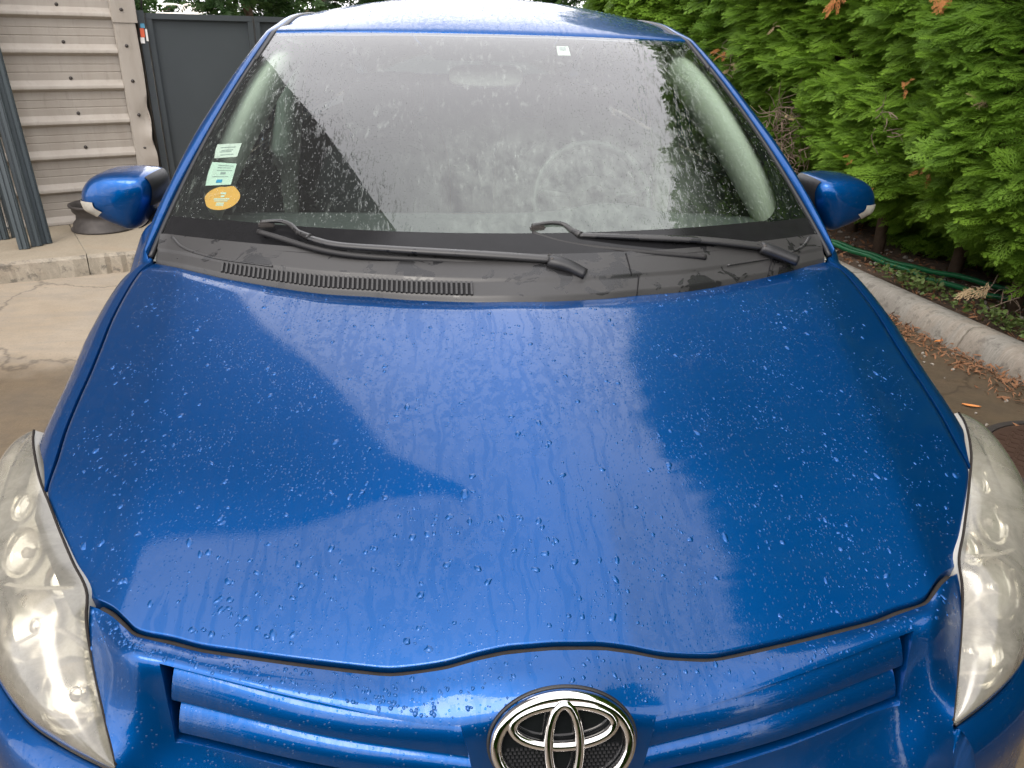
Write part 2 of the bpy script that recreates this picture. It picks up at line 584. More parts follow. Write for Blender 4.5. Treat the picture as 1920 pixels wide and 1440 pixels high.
simple('rusty_steel', (.055, .048, .044), .6, .3, var=.5, scale=25, bump=.2)
simple('trim_light', (.72, .74, .66), .7, var=.04, scale=200)
simple('headliner', (.50, .50, .46), .9, var=.05, scale=200)
simple('seat_fabric', (.035, .037, .040), .9, var=.3, scale=120, bump=.2)
simple('dash_plastic', (.075, .080, .080), .65, var=.1, scale=300, bump=.1, bscale=800)
simple('paper_white', (.78, .80, .76), .7, var=.03)
simple('paper_mint', (.66, .78, .70), .7, var=.03)
simple('orange_paper', (.85, .42, .09), .6, var=.1, scale=60)
simple('print_grey', (.32, .36, .36), .7)
simple('print_blue', (.02, .30, .60), .6)
simple('bark', (.14, .095, .065), .9, var=.4, scale=40, bump=.5)
simple('dead_twig', (.22, .16, .12), .9, var=.3)
simple('dead_foliage', (.42, .17, .05), .8, var=.35, scale=40)
simple('straw_foliage', (.38, .28, .16), .85, var=.3)
simple('green_plastic', (.012, .13, .048), .35, var=.25, scale=20)
simple('soil', (.11, .075, .052), .95, var=.6, scale=30, bump=.9, bscale=70)
simple('litter', (.24, .115, .055), .85, var=.55, scale=30)
simple('pebble', (.30, .27, .23), .8, var=.4, scale=20)
simple('leaf_orange', (.62, .24, .07), .7, var=.3, scale=60)
simple('weed_leaf', (.10, .15, .035), .6, var=.4, scale=40)
simple('plate_brown', (.075, .045, .033), .42, .2, var=.4, scale=18, bump=.1)
simple('wreck_white', (.66, .63, .57), .5, var=.25, scale=3)
simple('wreck_dark', (.10, .085, .07), .7, var=.4, scale=4)
simple('red_tape', (.70, .13, .06), .5)
simple('white_tape', (.75, .74, .72), .5)
simple('blue_tape', (.10, .32, .48), .5)
simple('leather', (.030, .032, .030), .5, var=.1)
simple('asphalt_far', (.14, .13, .12), .9, var=.3, scale=.5)


# ------------------------------------------------------------------ setting: ground, pavement, kerb, bed
def make_ground():
    xs = np.concatenate([[-300, -60, -20], np.linspace(-8, 8, 33), [20, 60, 300]])
    ys = np.concatenate([[-300, -60, -20], np.linspace(-8, 12, 41), [20, 60, 300]])
    P = np.array([[(x, y, 0) for y in ys] for x in xs])
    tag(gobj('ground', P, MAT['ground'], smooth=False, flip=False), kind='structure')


make_ground()

WA = R(29.44)
WD = np.array([math.cos(WA), math.sin(WA), 0.0])          # along the wall, to the right
WN = np.array([WD[1], -WD[0], 0.0])                        # out of the wall, towards the yard
W0 = np.array([-3.253, 5.063, 0.0])


def wp(s, z, out=0.0):
    return W0 + WD * s + WN * out + np.array([0, 0, z])


def make_pavement():
    root = empty('pavement', (-2.56, 4.33, 0))
    tag(root, kind='structure')
    a = R(22)
    d = np.array([math.cos(a), math.sin(a)])
    f0 = np.array([-2.56, 4.33])
    # saw-cut joints cross the slab obliquely
    jd = np.array([-2.861 + 2.429, 5.268 - 4.474]); jd /= np.linalg.norm(jd)

    def hit(s):            # from the front edge back to just behind the wall face
        p = f0 + d * s
        n2 = WN[:2]
        t = ((W0[:2] - WN[:2] * .15 - p) @ n2) / (jd @ n2)
        return p, p + jd * t
    sj = ((np.array([-2.429, 4.474]) - f0) @ d)
    cuts = [(sj - 4.0, sj - 2.006), (sj - 2.0, sj - .006), (sj, sj + .78), (sj + .786, sj + 1.7)]
    for k, (s0, s1) in enumerate(cuts):
        p0, q0 = hit(s0); p1, q1 = hit(s1)
        n = 26
        rows = []
        for i in range(n):
            t = i / (n - 1)
            f = p0 * (1 - t) + p1 * t
            b = q0 * (1 - t) + q1 * t
            j = .006 * math.sin(i * 2.1 + k) + .005 * random.uniform(-1, 1)
            fo = np.array([d[1], -d[0]])
            prof = [(f + fo * (.012 + j), .0), (f + fo * (.010 + j), .05), (f + fo * (.004 + j * .7), .108 + j * .3), (f - fo * (.012 - j * .5), .127 + j * .2), (f - fo * .05, .130), (b, .1305), (b, 0)]
            rows.append([(p[0], p[1], z) for p, z in prof])
        P = np.array(rows)
        V = P.reshape(-1, 3)
        m = P.shape[1]
        F = grid_faces(n, m)
        F.append(tuple(range(m)))
        F.append(tuple((n - 1) * m + i for i in reversed(range(m))))
        F = [f_[::-1] for f_ in F]
        o = mobj('paving_slab', V, F, MAT['slab_concrete'], root, smooth=False)
        o.data.materials.append(MAT['slab_edge'])
        for pl in o.data.polygons:
            if pl.center.z < .122 and abs(pl.normal.z) < .9:
                pl.material_index = 1
        o.location = -Vector(root.location)


make_pavement()


def kerb_x(y):
    return 2.41 + (3.83 - y) * .140 + .006 * (y - 3) ** 2 * (1 if y < 3 else .4)


def make_kerb():
    root = empty('kerb', (2.5, 3, 0))
    tag(root, kind='structure')
    y = -4.1
    edges = [-4.1, -3.1, -2.1, -1.1, -.1, .92, 1.93, 2.93, 3.95, 4.96, 5.97, 7.0, 8.0, 9.0]
    for y0, y1 in zip(edges[:-1], edges[1:]):
        n = 14
        rows = []
        for i in range(n):
            t = i / (n - 1)
            y = y0 + .007 + (y1 - y0 - .014) * t
            x = kerb_x(y)
            j = .004 * random.uniform(-1, 1) + .006 * math.sin(y * 9)
            prof = [(-.045, -.02), (-.040 + j, .035), (-.020 + j, .085), (-.002 + j, .112 + j * .4), (.025, .127 + j * .3), (.075, .130), (.125, .126), (.145, .108), (.148, -.02)]
            rows.append([(x + px, y, pz) for px, pz in prof])
        P = np.array(rows)
        m = P.shape[1]
        F = grid_faces(n, m)
        F.append(tuple(range(m)))
        F.append(tuple((n - 1) * m + i for i in reversed(range(m))))
        o = mobj('kerb_stone', P.reshape(-1, 3) - np.array(root.location), [f[::-1] for f in F], MAT['kerb_concrete'], root)
        o.data.set_sharp_from_angle(angle=R(40))
    return root


make_kerb()


def make_bed():
    ys = np.linspace(-4.2, 9.2, 110)
    us = np.linspace(0, 1, 26)
    P = np.zeros((len(ys), len(us), 3))
    for i, y in enumerate(ys):
        for j, u in enumerate(us):
            z = .085 + .05 * min(1, u * 4) + .02 * math.sin(y * 3 + u * 9) * u + .012 * rng.standard_normal() * (.4 + u)
            P[i, j] = (kerb_x(y) + .13 + u * 2.4, y, z)
    tag(gobj('planting_bed', P, MAT['soil'], flip=True), kind='structure')


make_bed()


def scatter_flakes(name, n, posf, size, mat, asp=(.2, .9), tilt=.5, parent=None):
    """tiny bent flakes: needles, dead leaves, bark"""
    V, F = [], []
    for k in range(n):
        x, y, z = posf()
        s = size * random.uniform(.5, 1.5)
        w = s * random.uniform(*asp) * .5
        a = random.uniform(0, math.tau)
        m = Matrix.Translation((x, y, z)) @ Matrix.Rotation(a, 4, 'Z') @ Matrix.Rotation(random.gauss(0, tilt), 4, 'X') @ Matrix.Rotation(random.gauss(0, tilt), 4, 'Y')
        b = len(V)
        h = s * random.uniform(0, .25)
        for p in ((-s, 0, 0), (-.2 * s, -w, h), (.3 * s, -w * .9, h), (s, 0, 0), (.3 * s, w * .9, h), (-.2 * s, w, h)):
            V.append(tuple(m @ Vector(p)))
        F += [(b, b + 1, b + 5), (b + 1, b + 2, b + 4), (b + 1, b + 4, b + 5), (b + 2, b + 3, b + 4)]
    return nobj(name, V, F, mat, parent)


def litter_pos():
    y = random.uniform(-1, 7)
    d = abs(random.gauss(0, .10))
    return (kerb_x(y) - .045 - d, y, .006 + max(0, .035 - d * .3) * random.random())


tag(scatter_flakes('conifer_litter', 5200, litter_pos, .020, MAT['litter'], (.10, .5)), 'brown conifer litter drifted against the foot of the kerb', 'litter', kind='stuff')


def bed_pos():
    y = random.uniform(-1, 7.5)
    return (kerb_x(y) + .14 + random.random() ** 1.3 * 1.0, y, .125 + random.random() * .02)


tag(scatter_flakes('bed_litter', 5200, bed_pos, .022, MAT['litter'], (.12, .6)), 'brown dead needles lying on the soil under the hedge', 'litter', kind='stuff')


def make_pebbles():
    bm = bmesh.new()
    for k in range(260):
        y = random.uniform(1.5, 6.5)
        if random.random() < .75:
            p = (kerb_x(y) + .15 + random.random() * .5, y, .13)
            s = random.uniform(.006, .02)
        else:
            p = (kerb_x(y) - random.uniform(.05, .8), y, .004)
            s = random.uniform(.003, .012)
        m = Matrix.Translation(p) @ Matrix.Rotation(random.random() * 6, 4, 'Z') @ Matrix.Diagonal((s, s * random.uniform(.6, 1), s * .6, 1))
        r = bmesh.ops.create_icosphere(bm, subdivisions=1, radius=1, matrix=m)
        for v in r['verts']:
            v.co += Vector((random.uniform(-1, 1), random.uniform(-1, 1), random.uniform(-1, 1))) * s * .2
    me = bpy.data.meshes.new('pebbles')
    bm.to_mesh(me); bm.free()
    me.materials.append(MAT['pebble'])
    o = bpy.data.objects.new('pebbles', me)
    COL.objects.link(o)
    tag(o, 'small grey pebbles and grit scattered along the kerb', 'pebbles', kind='stuff')


make_pebbles()


def fallen_leaf(loc, rz, s, label):
    n, m = 7, 5
    P = np.zeros((n, m, 3))
    for i in range(n):
        t = i / (n - 1)
        w = math.sin(math.pi * min(1, t * .94 + .05)) ** .8 * .3
        for j in range(m):
            v = j / (m - 1) * 2 - 1
            P[i, j] = ((t - .5) * 2, v * w, .14 * v * v + .18 * (t - .5) ** 2)
    o = gobj('fallen_leaf', P * s, MAT['leaf_orange'])
    o.location = loc
    o.rotation_euler = (0, 0, rz)
    tag(o, label, 'leaf', 'fallen orange leaves by the kerb')


fallen_leaf((2.16, 2.28, .004), R(-25), .038, 'orange dead leaf lying on the wet concrete above the brown tread plate')
fallen_leaf((2.46, 3.02, .02), R(20), .035, 'orange dead leaf lying in the litter beside the kerb joint')

# weeds at the kerb's back edge
def weed_pos():
    y = random.choice([random.gauss(2.9, .22), random.gauss(3.65, .14), random.gauss(2.3, .3)])
    return (kerb_x(y) + .13 + abs(random.gauss(.05, .08)), y, .135 + random.random() * .07)


tag(scatter_flakes('weeds', 900, weed_pos, .018, MAT['weed_leaf'], (.6, 1.1), .6), 'low green weeds creeping over the back of the kerb', 'weeds', kind='stuff')


def make_manhole():
    root = empty('manhole_cover', (2.285, 1.765, 0))
    tag(root, 'brown tread plate cover set in the wet concrete beside the headlamp', 'manhole cover')
    lathe('frame', [(.365, .0), (.365, .008), (.335, .010), (.335, .0)], MAT['rusty_steel'], root, 56, smooth=False)
    lathe('plate', [(.331, .0), (.331, .007), (.322, .009), (.0005, .0095)], MAT['plate_brown'], root, 56, smooth=False)
    V, F = [], []
    for i in range(-9, 10):
        for j in range(-9, 10):
            x, y = i * .034, j * .034
            if math.hypot(x, y) > .30:
                continue
            a = R(45) if (i + j) % 2 else R(-45)
            v, f = box_vf((x, y, .0115), (.028, .008, .005), a, .0)
            b = len(V)
            V += v
            F += [tuple(q + b for q in ff) for ff in f]
    o = mobj('tread', V, F, MAT['plate_brown'], root, smooth=False)
    o['kind'] = 'stuff'


make_manhole()


def green_hose(pts, r, label):
    p = spl(pts, 60)
    p[:, 2] += .004 * np.sin(np.arange(60) * .7)
    o = tube('garden_hose', p, r, MAT['green_plastic'], None, 10)
    tag(o, label, 'hose', 'green hoses under the hedge')


green_hose([(2.50, 5.0, .145), (2.61, 4.52, .15), (2.744, 3.99, .15), (2.823, 3.65, .15), (2.95, 3.42, .15), (3.08, 3.25, .15), (3.25, 2.9, .15)], .017, 'straight green hose lying nearest the kerb under the hedge')
green_hose([(2.56, 5.0, .145), (2.67, 4.52, .15), (2.81, 4.02, .152), (2.93, 3.72, .175), (3.06, 3.50, .175), (3.16, 3.36, .16), (3.34, 3.0, .15)], .017, 'second green hose looping just behind the first one under the hedge')


# ------------------------------------------------------------------ metal-clad building
def make_building():
    root = empty('metal_clad_building', tuple(W0 + WD * -4))
    tag(root, 'tall building clad in horizontal ribbed beige steel sheet, left', 'building')
    off = np.array(root.location)
    H = 12.6
    # vertical profile of one sheet: rib every 0.23 m
    prof = []
    k = 0
    z0 = 1.508 - .23 * 6
    prof.append((0.131, 0.0))
    while z0 < H:
        seq = [(z0 - .016, 0), (z0 - .013, .004), (z0 + .001, .031), (z0 + .005, .034), (z0 + .022, .034), (z0 + .027, .031), (z0 + .056, .003), (z0 + .060, 0),
               (z0 + .104, 0), (z0 + .107, -.003), (z0 + .111, -.003), (z0 + .114, 0), (z0 + .154, 0), (z0 + .157, -.003), (z0 + .161, -.003), (z0 + .164, 0)]
        prof += [q for q in seq if q[0] > .131 and q[0] < H]
        z0 += .23
    prof.append((H, 0))
    ss = np.concatenate([[-14], np.arange(-12, -1, 2), np.linspace(-.6, .955, 12)])
    P = np.array([[wp(s, z, o + .0025 * math.sin(s * 5 + z * 3)) for z, o in prof if z < 2.75] for s in ss]) - off
    w = gobj('wall_cladding', P, MAT['cladding'], root)
    up = [(2.70, .01), (2.70, .05)] + [(z, .05 - .012 * (k % 2)) for k, z in enumerate(np.repeat(np.arange(3.7, H, 1.0), 2)[:0])] + [(H, .05)]
    gobj('upper_cladding', np.array([[wp(s, z, o) for z, o in up] for s in ss]) - off, MAT['upper_cladding'], root, smooth=False)
    w.data.set_sharp_from_angle(angle=R(35))
    # side wall, back wall, roof
    D = 12.0
    c0, c1, c2, c3 = wp(1.1, 0), wp(1.1, 0) - WN * D, wp(-14, 0) - WN * D, wp(-14, 0)
    def wallq(name, a, b):
        n = 24
        rows = [[a * (1 - t) + b * t + np.array([0, 0, z]) + np.cross((b - a) / np.linalg.norm(b - a), (0, 0, 1)) * .02 * (0.5 + .5 * math.copysign(1, math.sin(t * 60))) for z in (0, H)] for t in np.linspace(0, 1, n)]
        gobj(name, np.array(rows) - off, MAT['cladding'], root, smooth=False)
    wallq('side_wall', c0, c1)
    wallq('back_wall', c1, c2)
    wallq('side_wall', c2, c3)
    e = .12
    V = [wp(1.12 + e, H, e), wp(-14.2, H, e), wp(-14.2, H, -D - e), wp(1.12 + e, H, -D - e)]
    V += [v + np.array([0, 0, .22]) for v in V]
    mobj('roof_edge', np.array(V) - off, [(0, 1, 2, 3), (4, 7, 6, 5), (0, 4, 5, 1), (1, 5, 6, 2), (2, 6, 7, 3), (3, 7, 4, 0)], MAT['cladding'], root, False)
    # corner trim: folded sheet over the cladding ends, dented low down
    def trim(name, z0, z1, s0, s1, o0, n, dent):
        rows = []
        for z in np.linspace(z0, z1, n):
            dd = dent * (.020 * math.exp(-((z - .72) / .07) ** 2) - .012 * math.exp(-((z - .86) / .06) ** 2) + .014 * math.exp(-((z - .58) / .06) ** 2))
            ed = dent * (.012 * math.exp(-((z - .70) / .06) ** 2) + .012 * math.exp(-((z - .93) / .05) ** 2)) + dent * .002 * math.sin(z * 9)
            rows.append([wp(s0, z, o0 - .02), wp(s0 + .004, z, o0), wp(s0 + .035, z, o0 + .002), wp((s0 + s1) / 2, z, o0 + .002 + dd * .6), wp(s1 - .03 - ed, z, o0 + .002 + dd), wp(s1 - .004 - ed * 1.6, z, o0 + .001 + dd * 1.5), wp(s1 - ed, z, o0 - .006), wp(s1 - ed * .5, z, -.12)])
        o = gobj(name, np.array(rows) - off, MAT['cladding'], root)
        o.data.set_sharp_from_angle(angle=R(40))
        return o
    trim('corner_trim', .131, 1.50, .955, 1.10, .042, 60, 1.0)
    t2 = trim('corner_trim', 1.478, 2.72, .95, 1.115, .049, 40, 0.0)
    t3 = trim('corner_post', 2.70, H, .90, 1.13, .058, 10, 0.0)
    t3.data.materials[0] = MAT['upper_cladding']
    t2['label'] = 'upper length of corner trim lapping over the lower one'
    # the cladding's end is closed by a scalloped filler against the trim
    rows = [[wp(.952, z, o), wp(.975, z, min(o, .036) + .001)] for z, o in prof if z < 4]
    gobj('end_filler', np.array(rows) - off, MAT['cladding'], root, smooth=False)
    # screws
    scr = lathe('screw', [(.0005, .010), (.006, .010), (.0075, .006), (.0115, .004), (.012, .0)], MAT['rusty_steel'], root, 10)
    rot = Matrix.Rotation(WA, 4, 'Z') @ Matrix.Rotation(R(90), 4, 'X')
    first = True
    for r_ in range(0, 9):
        z = 1.508 - .23 * 6 + .23 * r_ + .072
        for s, dz, o in ((.635, 0, 0.0), (-.45, 0, 0.0), (1.02, -.02, .044 if z < 1.47 else .051)):
            p = wp(s + .004 * math.sin(r_), z + dz, o) - off
            m = Matrix.Translation(Vector(p)) @ rot
            if first:
                scr.matrix_local = m
                first = False
            else:
                share('screw', scr, root, mat4=m)


make_building()


def make_gate():
    root = empty('metal_gate', tuple(wp(1.2, 0, -.04)))
    tag(root, 'dark grey sheet metal gate behind the car, beside the clad building', 'gate')
    off = np.array(root.location)

    def slab(name, s0, s1, z0, z1, o, th, mat='gate_steel', bev=.003):
        c = wp((s0 + s1) / 2, (z0 + z1) / 2, o) - off
        return box(name, c, (s1 - s0, th, z1 - z0), MAT[mat], root, WA, bev)
    slab('gate_post', 1.125, 1.172, 0, 1.56, -.03, .06)
    slab('gate_post', 5.30, 5.38, 0, 1.56, -.05, .08)
    for s0, s1 in ((1.185, 1.945), (1.957, 5.28)):
        slab('sheet_panel', s0 + .03, s1 - .03, .10, 1.52, -.065, .012)
        slab('top_rail', s0, s1, 1.505, 1.545, -.05, .045)
        slab('bottom_rail', s0, s1, .06, .10, -.05, .045)
        slab('stile', s0, s0 + .04, .10, 1.505, -.05, .045)
        slab('stile', s1 - .04, s1, .10, 1.505, -.05, .045)


make_gate()

mk = empty('hinge_marker', tuple(wp(1.148, 1.33, .0)))
tag(mk, 'small red white and blue taped tag hanging at the gate hinge', 'tag')
_o = Vector(mk.location)
for nm, z0, z1, mt, ds in (('blue_band', 1.445, 1.475, 'blue_tape', .0), ('red_band', 1.385, 1.445, 'red_tape', -.008), ('white_band', 1.345, 1.385, 'white_tape', -.014), ('clear_sleeve', 1.36, 1.44, 'white_tape', .02)):
    c = wp(1.148 + ds, (z0 + z1) / 2, .005 if nm != 'clear_sleeve' else 0.0) - np.array(_o)
    box(nm, c, (.028 if nm != 'clear_sleeve' else .014, .012, z1 - z0), MAT[mt], mk, WA, .002)
tube('rod', np.array([wp(1.15, 1.46, -.01), wp(1.19, 1.75, -.03), wp(1.21, 2.2, -.05)]) - np.array(_o), .006, MAT['black_plastic'], mk, 8)


# ------------------------------------------------------------------ fence posts, mesh panel, steel rim
def post_profile():
    # folded steel fence post: a flat box with two clamping grooves
    return [(-.030, -.020), (-.012, -.020), (-.010, -.012), (-.004, -.012), (-.002, -.020), (.016, -.020), (.018, -.012), (.024, -.012), (.026, -.018), (.032, -.012), (.032, .012), (.026, .020), (-.026, .020), (-.032, .012), (-.032, -.016)]


def fence_post(base, rz, lean, h, label):
    root_loc = base
    pr = post_profile()
    n = len(pr)
    V = [(x, y, 0) for x, y in pr] + [(x, y, h) for x, y in pr]
    F = [(i, (i + 1) % n, n + (i + 1) % n, n + i) for i in range(n)] + [tuple(reversed(range(n))), tuple(range(n, 2 * n))]
    o = mobj('fence_post', V, F, MAT['post_steel'], None, False)
    o.location = root_loc
    o.rotation_euler = Matrix.Rotation(rz, 3, 'Z').to_euler()
    ax = Vector(WD)
    o.rotation_euler = (Matrix.Rotation(R(lean[0]), 3, ax) @ Matrix.Rotation(R(lean[1]), 3, Vector((-WN[0], -WN[1], 0))) @ Matrix.Rotation(rz, 3, 'Z')).to_euler()
    tag(o, label, 'fence post', 'steel fence posts leaning at the clad wall')


for i, (x, y, rz, la, lb, lab) in enumerate((
    (-2.842, 4.545, 20, -10, -1.5, 'dark grey steel fence post nearest the pavement edge, front of its bundle'),
    (-2.800, 4.620, 28, -9.5, -1.5, 'dark grey steel fence post in the middle of the front bundle'),
    (-2.768, 4.685, 34, -9, -1.5, 'dark grey steel fence post at the back of the front bundle'),
    (-3.095, 4.80, 24, -6, -1.0, 'dark grey steel fence post standing left behind the bundle'),
    (-3.045, 4.87, 28, -5, -1.0, 'dark grey steel fence post close to the wall behind the bundle'))):
    fence_post((x, y, .131), R(rz), (la, lb), 2.3, lab)


def mesh_panel():
    V, F = [], []
    def wire(a, b, r=.0028):
        P = tube_grid(np.array([a, b]), r, 5)
        k = len(V)
        V.extend(P.reshape(-1, 3).tolist())
        F.extend([tuple(q + k for q in f) for f in grid_faces(2, 5, False, True)])
    for s in np.arange(-1.9, .135, .05):
        wire(wp(s, .135, .16), wp(s, 1.9, .045))
    for z in np.arange(.17, 1.9, .20):
        o = .16 - .115 * (z - .135) / 1.765
        for dz in (0, .008):
            wire(wp(-1.92, z + dz, o + .004), wp(.14, z + dz, o + .004), .003)
    o = mobj('wire_mesh_panel', V, F, MAT['post_steel'])
    tag(o, 'dark welded wire mesh fence panel leaning on the wall behind the posts', 'mesh panel')


mesh_panel()

rim = empty('steel_wheel_rim', (-2.572, 5.135, .131))
tag(rim, 'bare dark steel wheel rim lying flat on the pavement', 'wheel rim')
lathe('barrel', [(.195, 0.0), (.212, .002), (.214, .012), (.198, .018), (.193, .05), (.170, .075), (.166, .11), (.186, .135), (.189, .158), (.203, .166), (.205, .180), (.192, .182), (.178, .160), (.160, .13), (.158, .08), (.183, .03), (.195, 0.0)], MAT['rusty_steel'], rim, 40)
lathe('disc', [(.160, .110), (.150, .128), (.115, .122), (.095, .135), (.075, .150), (.035, .150), (.033, .140), (.07, .140), (.11, .112), (.158, .100), (.160, .110)], MAT['rusty_steel'], rim, 40)
for k in range(5):
    a = k * math.tau / 5
    lathe('stud_hole', [(.0075, .152), (.010, .1515), (.010, .149)], MAT['dark_gap'], rim, 12, (math.cos(a) * .052, math.sin(a) * .052, 0))


# ================================================================== the car
CAR = empty('parked_car', (0, 0, 0))
tag(CAR, 'blue hatchback with rain drops on its bonnet, parked facing the camera', 'car')

# ---- bonnet surface
_zy = np.array([.10, .145, .18, .22, .3, .4, .5, .6, .7, .8, .9, 1.0, 1.1, 1.2])
_zz = np.array([.724, .752, .771, .789, .820, .852, .879, .903, .9245, .9435, .961, .979, .997, 1.014])


def _zb(y):
    return np.stack([1 + 0 * y, y, y ** 2, y ** 3, np.exp(-y / .14)], -1)


_zc = np.linalg.lstsq(_zb(_zy), _zz, rcond=None)[0]


def sm(y, a, b):
    t = np.clip((y - a) / (b - a), 0, 1)
    return t * t * (3 - 2 * t)


REAR = np.array([(0, .896), (.06, .900), (.116, .910), (.213, .931), (.285, .952), (.389, .976), (.544, 1.028), (.62, 1.056), (.70, 1.093), (.745, 1.118), (.778, 1.138)])
_rear_y = lambda x: np.interp(np.abs(x), REAR[:, 0], REAR[:, 1])


def HZ(x, y, lip=True):
    ax = np.abs(np.asarray(x, float))
    y = np.asarray(y, float)
    A = .106 * (1 - .6 * sm(y, .50, 1.20))
    xr = .52 + .175 * y
    sp = .007 * np.log1p(np.exp(np.clip((ax - xr) / .007, -40, 40)))
    kn = .05 * np.log1p(np.exp(np.clip((ax - .44) / .05, -30, 30)))
    z = _zb(y) @ _zc - A * (np.sqrt(ax * ax + .03 ** 2) - .03 - .95 * kn) - .001 * ax * ax - (.125 + .10 * (1 - sm(y, .26, .50))) * sp
    kc = np.clip((ax - .098) / .003, -40, 40)
    z = z - .085 * (1 - sm(y, .28, .46)) * .07 * (1 - np.exp(-.003 * np.log1p(np.exp(kc)) / .07))
    if lip:
        d = _rear_y(ax) - y                       # rear lip, a flatter strip 35 mm wide
        z = z - LIPK * .003 * np.log1p(np.exp(np.clip((.044 - d) / .003, -30, 30)))
    return z


LIPK = .118


def full(half):
    """(x,y[,z]) points from the middle out -> the whole symmetric curve from -x to +x"""
    h = np.asarray(half, float)
    m = h[1:][::-1].copy()
    m[:, 0] *= -1
    return np.vstack([m, h])


SIDE = np.array([(.778, 1.138), (.792, 1.108), (.797, 1.07), (.797, 1.0), (.793, .91), (.783, .82), (.775, .74), (.770, .67), (.762, .59), (.750, .52), (.740, .454), (.728, .432), (.697, .385), (.653, .322), (.612, .267)])
FRONT = np.array([(0, .1445), (.03, .1445), (.06, .145), (.098, .142), (.138, .1382), (.19, .1385), (.21, .140), (.257, .149), (.326, .1635), (.407, .1815), (.45, .191), (.488, .2025), (.537, .2155), (.556, .230), (.575, .246), (.592, .257), (.612, .267)])


def hood_xy(nu=190, nv=150):
    c0, c1 = spl(full(REAR), nu), spl(full(FRONT), nu)
    t = np.linspace(0, 1, nv)
    # denser rows at both ends
    tt = np.interp(t, [0, .12, .88, 1], [0, .045, .955, 1])
    d1f = spl(SIDE, 600)
    d1 = np.stack([np.interp(tt, np.linspace(0, 1, 600), d1f[:, k]) for k in range(2)], -1)
    d0 = d1 * np.array([-1, 1])
    u = np.linspace(0, 1, nu)[:, None, None]
    v = tt[None, :, None]
    P = (1 - v) * c0[:, None] + v * c1[:, None] + (1 - u) * d0[None] + u * d1[None]
    P -= (1 - u) * (1 - v) * c0[0] + u * (1 - v) * c0[-1] + (1 - u) * v * c1[0] + u * v * c1[-1]
    return P


def ring_of(P):
    """boundary loop of a grid as index pairs"""
    nu, nv = P.shape[:2]
    return [(i, 0) for i in range(nu)] + [(nu - 1, j) for j in range(1, nv)] + [(i, nv - 1) for i in range(nu - 2, -1, -1)] + [(0, j) for j in range(nv - 2, 0, -1)]


def panel_with_lip(name, P, mat, parent, inset=.003, drop=.016, flip=False):
    """grid panel whose rim is pulled in by the panel gap and folded down"""
    nu, nv = P.shape[:2]
    V = P.reshape(-1, 3).tolist()
    F = grid_faces(nu, nv)
    ring = ring_of(P)
    c = P.reshape(-1, 3).mean(0)
    idx = [i * nv + j for i, j in ring]
    L = np.array([P[i, j] for i, j in ring])
    # inward direction from the neighbour row
    IN = []
    for i, j in ring:
        ii = min(max(i, 2), nu - 3)
        jj = min(max(j, 2), nv - 3)
        d = P[ii, jj] - P[i, j]
        IN.append(d / max(np.linalg.norm(d), 1e-9))
    IN = np.array(IN)
    L1 = L - IN * .0012 + np.array([0, 0, -.0016])
    L2 = L - IN * .0014 + np.array([0, 0, -.005])
    L3 = L - IN * .0010 + np.array([0, 0, -drop])
    n = len(ring)
    base = len(V)
    for Lk in (L1, L2, L3):
        V += Lk.tolist()
    prev = idx
    for k in range(3):
        cur = [base + k * n + q for q in range(n)]
        for q in range(n):
            F.append((prev[q], cur[q], cur[(q + 1) % n], prev[(q + 1) % n]))
        prev = cur
    if flip:
        F = [f[::-1] for f in F]
    return mobj(name, V, F, mat, parent)


_xy = hood_xy()
# pull the rim in for the panel gap
_c = np.array([0, .62])
HP = np.concatenate([_xy, HZ(_xy[..., 0], _xy[..., 1])[..., None]], -1)
_sh = HP.copy()
_sh[..., 0] *= .9955
_sh[..., 1] = .62 + (HP[..., 1] - .62) * .994
_sh[..., 2] = HZ(_sh[..., 0], _sh[..., 1])
hood = panel_with_lip('hood', _sh, MAT['paint'], CAR, flip=True)
hood['label'] = 'wet blue bonnet beaded with rain'
# dark bay below the gaps
_un = HP.copy()
_un[..., 0] *= 1.03
_un[..., 1] = .62 + (HP[..., 1] - .62) * 1.03
_un[..., 2] = HZ(HP[..., 0], HP[..., 1], False) - .030
gobj('engine_bay_liner', _un[::6, ::6], MAT['dark_gap'], CAR, flip=True)
# rubber seal that shows in the gap along the nose
_f = spl(full(FRONT)[1:-1], 200)
_sealz = HZ(_f[:, 0], _f[:, 1], False) - .0075
tube('nose_seal', np.stack([_f[:, 0], _f[:, 1] - .0035, _sealz], -1), .0042, MAT['seal_rubber'], CAR, 8)

# ---- bumper with grille openings
def KC(pts):
    return np.array(pts, float)


K = [
    KC([(0, .137, .742), (0, .107, .737), (0, .079, .722), (0, .066, .685), (0, .057, .625), (0, .03, .52), (0, .04, .37), (0, .09, .22)]),
    KC([(.138, .1315, .7295), (.132, .102, .714), (.123, .077, .693), (.112, .062, .650), (.102, .054, .598), (.10, .034, .51), (.1, .045, .37), (.1, .095, .22)]),
    KC([(.30, .150, .724), (.297, .128, .7195), (.293, .1095, .7085), (.290, .094, .660), (.287, .085, .610), (.287, .05, .51), (.287, .06, .37), (.287, .11, .22)]),
    KC([(.515, .202, .739), (.506, .184, .737), (.496, .166, .7275), (.489, .150, .676), (.483, .134, .624), (.48, .082, .52), (.48, .09, .38), (.48, .14, .22)]),
    KC([(.542, .212, .7425), (.536, .192, .7405), (.528, .173, .732), (.520, .150, .68), (.513, .126, .625), (.51, .084, .52), (.51, .092, .38), (.51, .145, .22)]),
    KC([(.610, .262, .758), (.606, .240, .733), (.594, .205, .70), (.571, .160, .66), (.546, .1135, .616), (.556, .090, .51), (.556, .10, .38), (.55, .15, .22)]),
]
NR = 57                                             # 8 samples per row step
Kf = [np.vstack([k_ for k_ in [spl(k, NR, arc=False)]]) for k in K]
